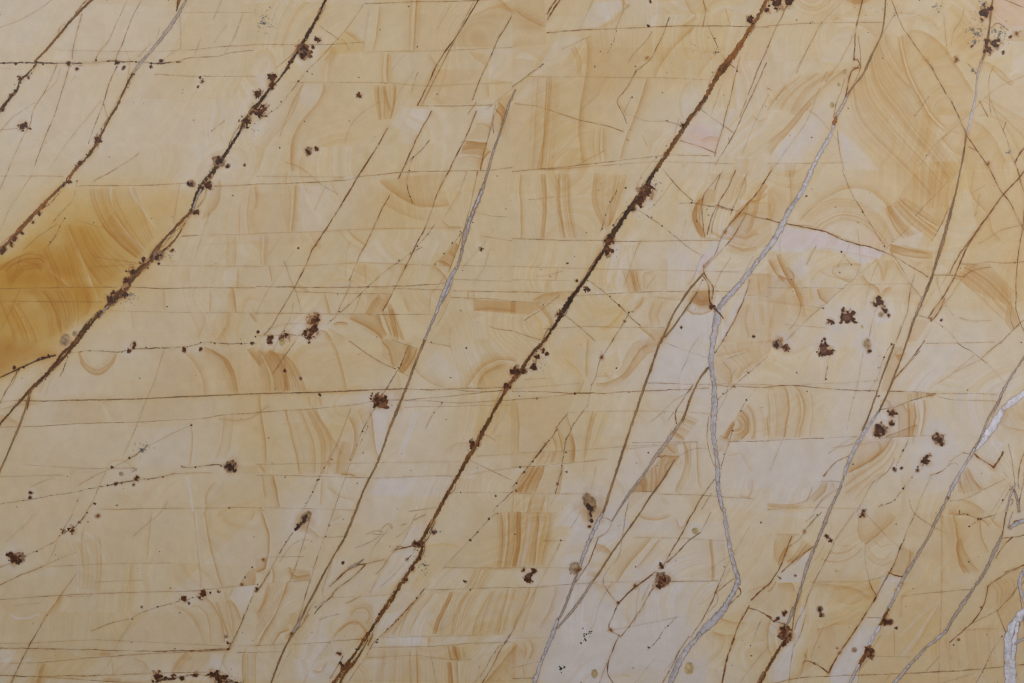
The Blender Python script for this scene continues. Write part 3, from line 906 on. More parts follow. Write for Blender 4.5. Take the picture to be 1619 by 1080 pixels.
13 z .2 5 b : 700 290 770 280 800 300 720 330
13 b 3 .3 : 1130 500 1170 510 1190 490
23 b 4 .8 : 50 0 55 180 20 345
23 b 2 .7 : 30 0 35 180 0 345
23 b 3 .8 : 160 0 165 150 130 340
23 b 4 .4 : 240 0 220 180 180 330
23 b 4 -.4 y : 110 0 110 180 60 345
23 b 6 .4 y : 200 0 190 180 150 345
23 z .2 3 b : 0 0 280 0 200 345 0 345
23 b 3 .4 : 270 470 250 600 170 730
23 b 4 .42 : 110 475 70 620 0 740
23 z .16 3 b : 0 480 360 460 240 780 0 800
23 b 2 .3 : 150 470 110 620 60 760
23 b 4 .5 : 105 810 130 860 100 930
23 b 2 .4 : 70 830 90 870 70 930
23 z .22 3 b : 0 810 240 790 170 940 0 980
23 z .2 3 b : 0 990 160 950 130 1050 0 1050
23 b 3 .4 : 60 980 70 1040
23 b 6 .42 : 880 170 740 330 665 440
23 b 4 .3 : 930 170 860 280 790 350
23 b 6 .35 : 1262 180 1275 435
23 b 2 .35 : 1250 180 1262 435
23 b 3 .3 : 1335 200 1350 330
23 z .1 20 y : 530 170 1060 170 960 330 700 440 560 440
23 b 5 .4 : 520 200 580 210 640 260
23 z .3 5 b : 520 200 590 205 630 260 530 250
23 z .3 6 b : 470 360 540 380 520 410 470 400
23 z .25 6 b : 470 310 570 320 590 350 480 350
23 b 3 .3 : 780 650 830 620 845 570
23 z .15 8 y : 680 560 890 470 1020 520 860 600 720 720
23 b 5 .35 : 1320 670 1400 700 1480 700
23 z .12 10 y : 1180 820 1300 700 1480 620 1400 830 1330 960 1080 930
23 b 6 .2 : 1270 750 1340 780 1420 780
23 b 4 .3 : 790 10 850 65 940 55 1000 20
23 b 4 .4 : 1040 40 1060 100 1090 90 1120 20
23 b 3 .25 : 720 650 745 710
23 b 5 .3 : 530 450 600 480 640 450
23 z .2 8 b : 460 450 640 450 560 500
23 b 5 .4 : 690 80 660 90
23 b 6 .25 : 680 1030 740 1035
23 b 7 .4 : 1640 680 1600 760 1610 860 1640 900
23 z .2 8 b : 1500 420 1640 390 1640 640 1500 570
23 b 3 .35 : 1490 500 1560 470 1619 460
23 z -.55 7 y : 330 760 480 540 640 620 620 760 700 800 580 1080 170 1080
23 z -.34 14 y : 760 740 1060 660 1160 740 1000 980 680 1000
22 z .18 3 b : -10 372 400 342 340 470 180 690 -10 705
22 b 7 .25 : 40 380 38 700
22 z .22 3 b : -10 705 170 695 80 800 -10 800
22 z -.1 3 y : -10 800 90 790 0 920 -10 920
22 b 2 .5 : 280 555 300 620 308 692
22 b 5 .75 : 370 575 390 660 388 760
22 b 3 .35 : 250 600 275 650 270 692
22 b 4 .35 : 340 470 370 560
22 a 5 .4 : 190 700 140 775 / 320 695 310 770
22 z .18 4 b : 350 460 280 550 140 780 400 760 390 600
22 b 6 .7 : 140 790 100 870 20 950
22 b 4 .7 : 205 785 190 860 140 950
22 a 4 .55 : 100 800 20 900 0 960 / 210 785 170 870 120 960
22 b 5 .35 : 320 790 310 880 290 960
22 z .2 5 b : 90 800 330 780 290 960 0 960 0 920
22 b 3 .5 : 215 968 195 1020 175 1085
22 b 3 .5 : 130 965 90 1085
22 b 3 .5 : 10 965 0 1085
22 a 6 .35 : 0 965 0 1085 / 240 965 230 1085
22 b 6 .3 : 535 450 495 570 455 740
22 b 4 .22 : 590 450 540 570 500 680
22 z .12 6 y : 470 450 620 445 560 600 500 740 440 745
22 b 3 .4 : 475 -20 474 120 462 230
22 b 3 .3 y : 330 100 400 160 440 230
22 z .25 14 y : 200 60 470 -20 468 235 420 330 410 260 330 130
22 b 4 .4 : 455 250 425 325
22 b 5 .55 : 860 20 780 60 760 150 700 210 640 255 530 268
22 b 4 .5 : 910 60 830 80 780 180 700 240
22 b 8 .4 : 820 -10 740 20 720 130 660 200
22 z .4 8 b : 830 -10 945 0 900 70 800 50
22 b 3 .3 : 530 222 640 215
22 b 4 .25 : 590 190 600 220 650 230
22 z .2 6 y : 570 110 660 60 680 150 600 220 560 200
22 z -.25 10 y : 940 20 1240 100 1220 170 1120 260 850 260
22 b 4 .25 : 840 400 920 450 970 540
22 b 4 .15 : 790 450 860 520
22 r 6 40 135 -60 95 .55 : 1400 535
22 b 5 .75 : 1450 440 1500 500 1490 580 1450 630
22 b 3 .6 : 1480 410 1540 480 1540 560 1510 625
22 b 3 .3 : 1560 410 1610 480 1600 620
22 z .25 3 b : 1440 440 1480 410 1540 480 1540 620 1390 625
22 a 5 .6 : 1330 620 1400 500 / 1360 625 1405 540
22 z .3 3 b : 1290 630 1400 500 1412 530 1380 640
22 b 3 .5 : 1310 600 1380 630
22 b 3 .4 : 1300 690 1330 695
22 z .25 3 b : 1290 630 1380 640 1350 700 1300 700
22 z .30 3 b : 1280 100 1330 20 1640 -10 1640 60 1420 240 1390 265 1290 260
22 b 5 .4 : 1340 130 1385 180 1390 270
22 b 4 .25 : 1300 100 1400 70 1500 55
22 b 5 .3 : 1530 130 1450 190 1430 250
22 z .62 3 b : 960 645 1040 650 1060 728 900 735 870 750
22 z .68 3 b : 830 850 940 735 1060 728 1030 770 900 950 760 950
22 z .8 3 b : 760 950 800 890 835 850 848 900 840 950
22 b 4 .7 : 830 850 850 900 840 950
22 b 3 .9 : 780 890 820 910 815 950
22 b 3 .5 : 880 800 885 870 870 950
22 b 3 .5 : 940 740 925 850 900 950
22 b 2 .6 : 905 790 915 870 900 940
22 b 3 .6 : 1000 730 960 800 970 860
22 b 4 .7 : 900 720 960 725 1050 725
22 b 4 .5 : 950 650 1000 690 1030 710
22 b 4 .6 : 1000 560 1050 590 1090 625
22 a 6 .4 : 1100 460 1180 500 / 1000 590 1080 625
22 z .14 3 b : 1100 465 1190 500 1080 625 1000 590
22 b 8 .38 : 1085 640 1108 720 1085 820 1025 950
22 b 2 .4 : 1085 640 1115 700 1110 780
22 b 2 .4 : 1165 640 1175 760 1160 860 1200 940
22 b 4 .25 : 1130 640 1140 740 1110 880
22 b 3 .3 : 1060 740 1060 770 1030 780
22 b 3 .3 : 1210 640 1230 700
22 b 3 .25 : 1250 640 1260 700 1280 740
22 b 4 .2 : 650 870 690 920 710 980
22 b 4 .2 : 760 680 800 740 800 800
22 z .3 3 b : 750 960 720 1075 860 955
22 b 4 .25 : 1440 980 1510 990 1530 870
22 z .25 8 b : 1100 980 1180 960 1280 990 1150 1075
22 b 3 .2 : 1360 730 1450 720 1510 820
22 b 5 .2 : 940 980 1000 1030
32 b 2 .25 : 40 320 65 450 50 610
32 b 5 .5 : 105 290 145 350 140 440 108 612
32 b 4 .65 : 175 290 235 360 240 440 190 612
32 b 2 .5 : 190 330 222 400 215 500 175 612
32 b 3 .22 : 270 320 290 450 265 610
32 b 2 .25 : 0 330 20 450 10 610
32 z .18 3 b : 0 285 180 285 240 400 200 612 0 620
32 b 2 .35 : 0 480 5 600
32 z .42 3 b : 800 30 860 40 800 230 770 310 715 320 745 190 790 90
32 b 4 .6 : 800 90 830 80 860 70
32 z .5 3 b : 800 80 850 80 830 130
32 b 4 .5 : 850 400 895 440 905 520 900 600
32 b 3 .7 : 880 395 900 460 895 600
32 b 3 .7 : 925 388 945 470 920 592
32 b 2 .8 : 985 370 1003 470 970 592
32 b 4 .35 : 950 400 970 480 950 590
32 b 4 .4 : 790 420 835 480 830 600
32 z .30 3 b : 720 440 910 385 950 470 920 600 720 605 780 500
32 z .42 3 b : 760 600 870 555 940 530 920 600
32 a 5 .4 : 860 320 880 385 / 1010 325 1000 350
32 z .3 3 b : 780 315 1060 330 910 375 800 410 720 430 700 400
32 b 4 .6 : 1000 330 1050 338
32 b 3 .6 : 940 320 950 365
32 b 3 .5 : 710 380 760 370 780 410
32 z .30 4 b : 560 650 620 615 780 615 740 700 640 780 500 830 530 720
32 b 5 .75 : 785 618 735 710 630 780 510 830
32 b 2 .55 : 700 640 720 690 640 770
32 b 3 .45 : 800 625 770 710 700 780 560 860 480 920
32 b 3 .4 : 825 620 800 720 740 790 600 880 480 960
32 b 3 .2 : 570 660 640 640 700 640
32 z .2 8 b : 820 625 720 800 480 1000 440 1020 500 830 640 780 740 700 780 618
32 b 3 .3 : 540 1000 640 880 740 820
32 b 5 .2 : 840 850 860 940 850 1070
32 b 5 .5 : 370 885 360 940 290 1010
32 b 4 .3 : 340 890 300 960 200 1030 0 1020
32 b 4 .35 : 400 885 420 920
32 z .2 8 b : 340 890 450 885 400 960 280 1040 260 1020 330 960
32 b 4 .3 : 0 1030 120 1040 220 1030
32 z .15 6 y : 0 1030 300 1030 250 1080 0 1080
32 a 5 .45 : 1210 850 1200 960 / 1275 790 1380 940
32 z .15 3 b : 1275 800 1390 930 1240 995 1160 985
32 b 4 .6 : 1265 800 1310 880 1370 930
32 b 3 .6 : 1215 890 1250 970
32 b 4 .5 : 1240 1000 1300 1020 1380 1075
32 z .18 6 b : 1140 1020 1300 1000 1400 1090 1120 1090
32 b 5 .3 : 1490 530 1560 560 1640 560
32 b 4 .2 : 1540 480 1619 500
32 z .22 4 b : 1480 440 1640 370 1640 570 1540 550 1450 520
32 z .4 8 b : 1470 450 1540 430 1480 520 1460 510
32 b 6 .18 y : 0 60 60 100 80 60
32 b 3 .2 : 40 140 60 120
33 z .48 4 b : 850 205 925 260 870 400 775 375 830 270
33 b 5 .4 : 905 230 910 290 870 390
33 z .2 10 b : 930 260 1090 190 1090 310 1000 300
33 b 4 .55 : 1170 20 1205 140 1192 280 1250 380
33 b 3 .4 : 1220 160 1270 290 1350 360
33 b 3 .4 : 1190 180 1210 300 1280 380
33 b 3 .3 : 1340 30 1350 130 1400 240
33 b 3 .3 : 1400 10 1440 80 1480 100
33 z .2 15 b : 1110 30 1300 20 1240 150 1260 300 1350 360 1230 385 1140 280
33 b 5 .45 : 1140 10 1240 20 1350 30 1400 90
33 b 7 .38 : 815 20 770 90 690 130 620 200
33 b 6 .35 : 570 0 565 110 600 180
33 z .15 20 b : 560 10 820 0 740 120 620 190
33 a 6 .28 : 330 290 420 340 520 320 600 230 / 390 230 440 270 520 250 560 200
33 b 4 .2 : 450 200 540 210 520 270
33 b 3 .3 : 620 240 640 320 730 350 800 300
33 b 3 .28 : 640 210 680 280 740 290 790 240
33 b 3 .25 : 670 180 720 220 780 200
33 b 6 .3 : 290 440 400 470 520 460 660 540
33 z .25 12 b : 280 410 600 400 660 530 500 520 420 540 320 460
33 b 7 .25 : 600 550 540 580 440 560
33 z .30 25 b : 290 740 480 680 560 720 480 850 380 960 300 920 240 920 300 820
33 b 4 .4 : 310 740 380 725 450 690
33 b 3 .45 : 200 1040 230 960 240 900 250 860
33 z .3 4 b : 130 1060 200 1000 240 930 300 960 260 1000 180 1050
33 b 6 .5 : 110 220 80 270 60 330
33 z .28 5 b : 60 150 180 145 130 215 80 330 30 300 40 200
33 b 2 .3 : 50 160 35 240 60 310
33 b 6 .6 : 90 300 120 220 150 200
33 a 5 .4 : 120 310 180 250 230 170 / 180 310 250 250 290 220
33 b 6 .5 : 60 450 160 450 170 500
33 z .22 8 b : 0 460 150 445 180 500 130 680 0 640
33 b 4 .35 : 0 740 40 800 50 900
33 b 3 .3 : 0 700 60 740 70 860
33 b 6 .4 : 120 300 150 290 170 320
33 b 3 -.35 y : 1090 570 1000 680 840 920
33 b 2 -.3 y : 1090 560 960 650 830 790
33 b 2 .25 : 1080 580 1020 700 900 880
33 z .12 6 y : 850 700 1090 560 1080 900 680 900 740 800
33 a 6 .2 : 1110 800 1140 1000 / 1440 700 1450 980
33 a 6 .25 : 1400 430 1450 500 1450 600 / 1540 410 1600 450 1540 560
33 z .15 6 b : 1400 440 1600 340 1540 540 1450 620 1370 600
33 b 3 .25 : 1460 640 1540 560
33 z .2 5 b : 1440 630 1600 520 1580 640 1500 750
33 b 5 .6 : 650 440 670 500 690 530
33 z .28 5 b : 630 430 720 410 740 430 690 520
33 z -.75 3 y : 720 410 760 390 850 412 800 520 740 620 600 950 570 1020 560 1080 400 1080 390 1000 560 760 680 540
33 z -.6 3 y : 250 250 270 260 220 440 80 440 90 380 180 300
33 z -.55 3 y : 180 830 240 600 200 600 150 1000 130 1060 0 1070 0 1020 60 900
33 z -.3 6 y : 1490 0 1640 0 1640 140 1520 160 1480 150
33 z .35 3 b : 1460 160 1530 160 1500 200 1460 210
33 z .55 3 b : 1550 50 1640 45 1640 70 1560 80
33 z -.22 10 y : 1200 390 1350 380 1280 470 1200 450
33 z .22 12 b : 680 0 690 0 860 0 800 180 640 180
33 z -.25 8 y : 1440 860 1500 830 1490 950 1420 960
33 b 3 .3 : 130 770 100 700
33 z .45 4 b : 130 710 170 690 160 780 130 800
01 a 9 .3 : 20 600 120 520 240 500 300 560 / 60 740 160 600 230 590 260 640
01 a 8 .28 : 230 500 300 620 330 740 / 480 440 520 600 560 740
01 a 7 .3 : 640 350 760 480 880 560 / 720 260 820 380 920 520
01 a 6 .3 : 250 760 330 830 380 1040 / 480 760 500 850 490 980
01 a 5 .35 : 0 860 60 980 80 1080 / 120 840 200 960 240 1090
01 b 4 -.35 y : 440 380 560 600 580 740
99 z -.22 3 y : 2760 2220 4000 3320 3520 4300 480 4300
99 z .14 2 b : 5760 3240 6700 3340 6700 4400 5400 4400 5616 3860
99 z -.16 2 y : 3600 3300 4640 3300 4440 4400 3360 4400 3480 4000
99 z -.14 2 y : 4000 1800 4500 1960 4480 2520 4080 2480
99 z .10 2 b : 3240 300 4500 300 3700 1080 3240 1080
99 z .09 2 b : 2600 90 3200 90 2980 500 2600 640
99 z .10 2 b : 1380 1160 1880 1160 1860 1550 1260 1550
99 z .07 2 b : 1000 1560 1900 1500 1700 1880 720 1880
99 z -.10 2 y : 1900 1130 2500 1110 2200 1440 1880 1480
99 z .10 2 b : 2360 1160 2720 1100 2560 1440 2100 1480
99 z .08 2 b : 1200 2230 2560 2230 2400 2450 1200 2480
99 z .08 2 b : 2900 2500 3500 2500 2600 3400 2760 3000
99 z .08 2 b : 5000 600 5600 200 6100 1200 5900 1900 5100 1200
99 z -.14 2 y : 5500 1900 6500 2000 6400 3000 5600 3200 5200 2600
99 z -.12 2 y : 4540 2760 5400 2760 5200 3300 4560 3200
""".strip().splitlines()

# the ochre field at the left, before the finer lines
poly([(-170, 470), (-30, 420), (40, 372), (95, 318), (140, 305), (300, 318), (268, 372), (205, 432), (150, 490), (112, 535), (80, 562), (-170, 640)], 0.80, 46, SY)
poly([(-170, 520), (20, 400), (90, 352), (160, 352), (232, 400), (190, 452), (130, 505), (95, 552), (20, 575), (-170, 640)], 0.55, 30, SY)
poly([(-170, 460), (0, 420), (120, 395), (190, 430), (120, 520), (0, 560)], 0.12, 40, SB)
poly([(20, 440), (90, 380), (180, 370), (226, 402), (150, 452), (60, 455)], 0.08, 18, SB)
poly([(-170, 600), (0, 470), (60, 480), (110, 525), (95, 552), (0, 560)], 0.30, 18, SY)
poly([(-40, 540), (50, 470), (100, 520), (60, 545), (10, 575)], -0.45, 30, SY)
poly([(160, 352), (232, 400), (228, 372), (180, 300), (240, 300), (250, 380)], -0.25, 20, SY)

for ln, line in enumerate(BANDS):
    head, co = line.split(':'); h = head.split()
    tile, kind, par = h[0], h[1], h[2:]
    try:
        if kind == 'b':
            tgt = SY if (len(par) > 2 and par[2] == 'y') else None
            band(pts(tile, co.split()), float(par[0])*1.2, float(par[1])*1.85, ln, tgt=tgt)
        elif kind == 'a':
            A, B = co.split('/')
            fill(pts(tile, A.split()), pts(tile, B.split()), int(par[0]), float(par[1])*1.5, 1000+ln*13)
        elif kind == 'z' and len(par) == 3:
            s = float(par[0]); tgt = {'y': SY, 'b': SB, 'p': PK}[par[2]]
            if par[2] == 'b': s *= 0.80
            if par[2] == 'y' and s < 0: s *= 0.75
            poly(pts(tile, co.split()), s, float(par[1]), tgt)
        elif kind == 'r':
            n, r0, r1, a0, a1, s = [float(v) for v in par]; c = pts(tile, co.split())[0]
            g_ = np.random.default_rng(ln)
            for k in range(int(n)):
                r = (r0+(r1-r0)*(k+g_.uniform(0, .6))/n)/4; th = np.radians(np.linspace(a0, a1, 14))
                band(np.stack([c[0]+r*np.cos(th), c[1]+r*.85*np.sin(th)], 1), max(1.3, (r1-r0)/n/4*.5), 1.6*s*g_.uniform(.5, 1.1), ln+k)
    except Exception as e:
        print('bad line', ln, line, e)

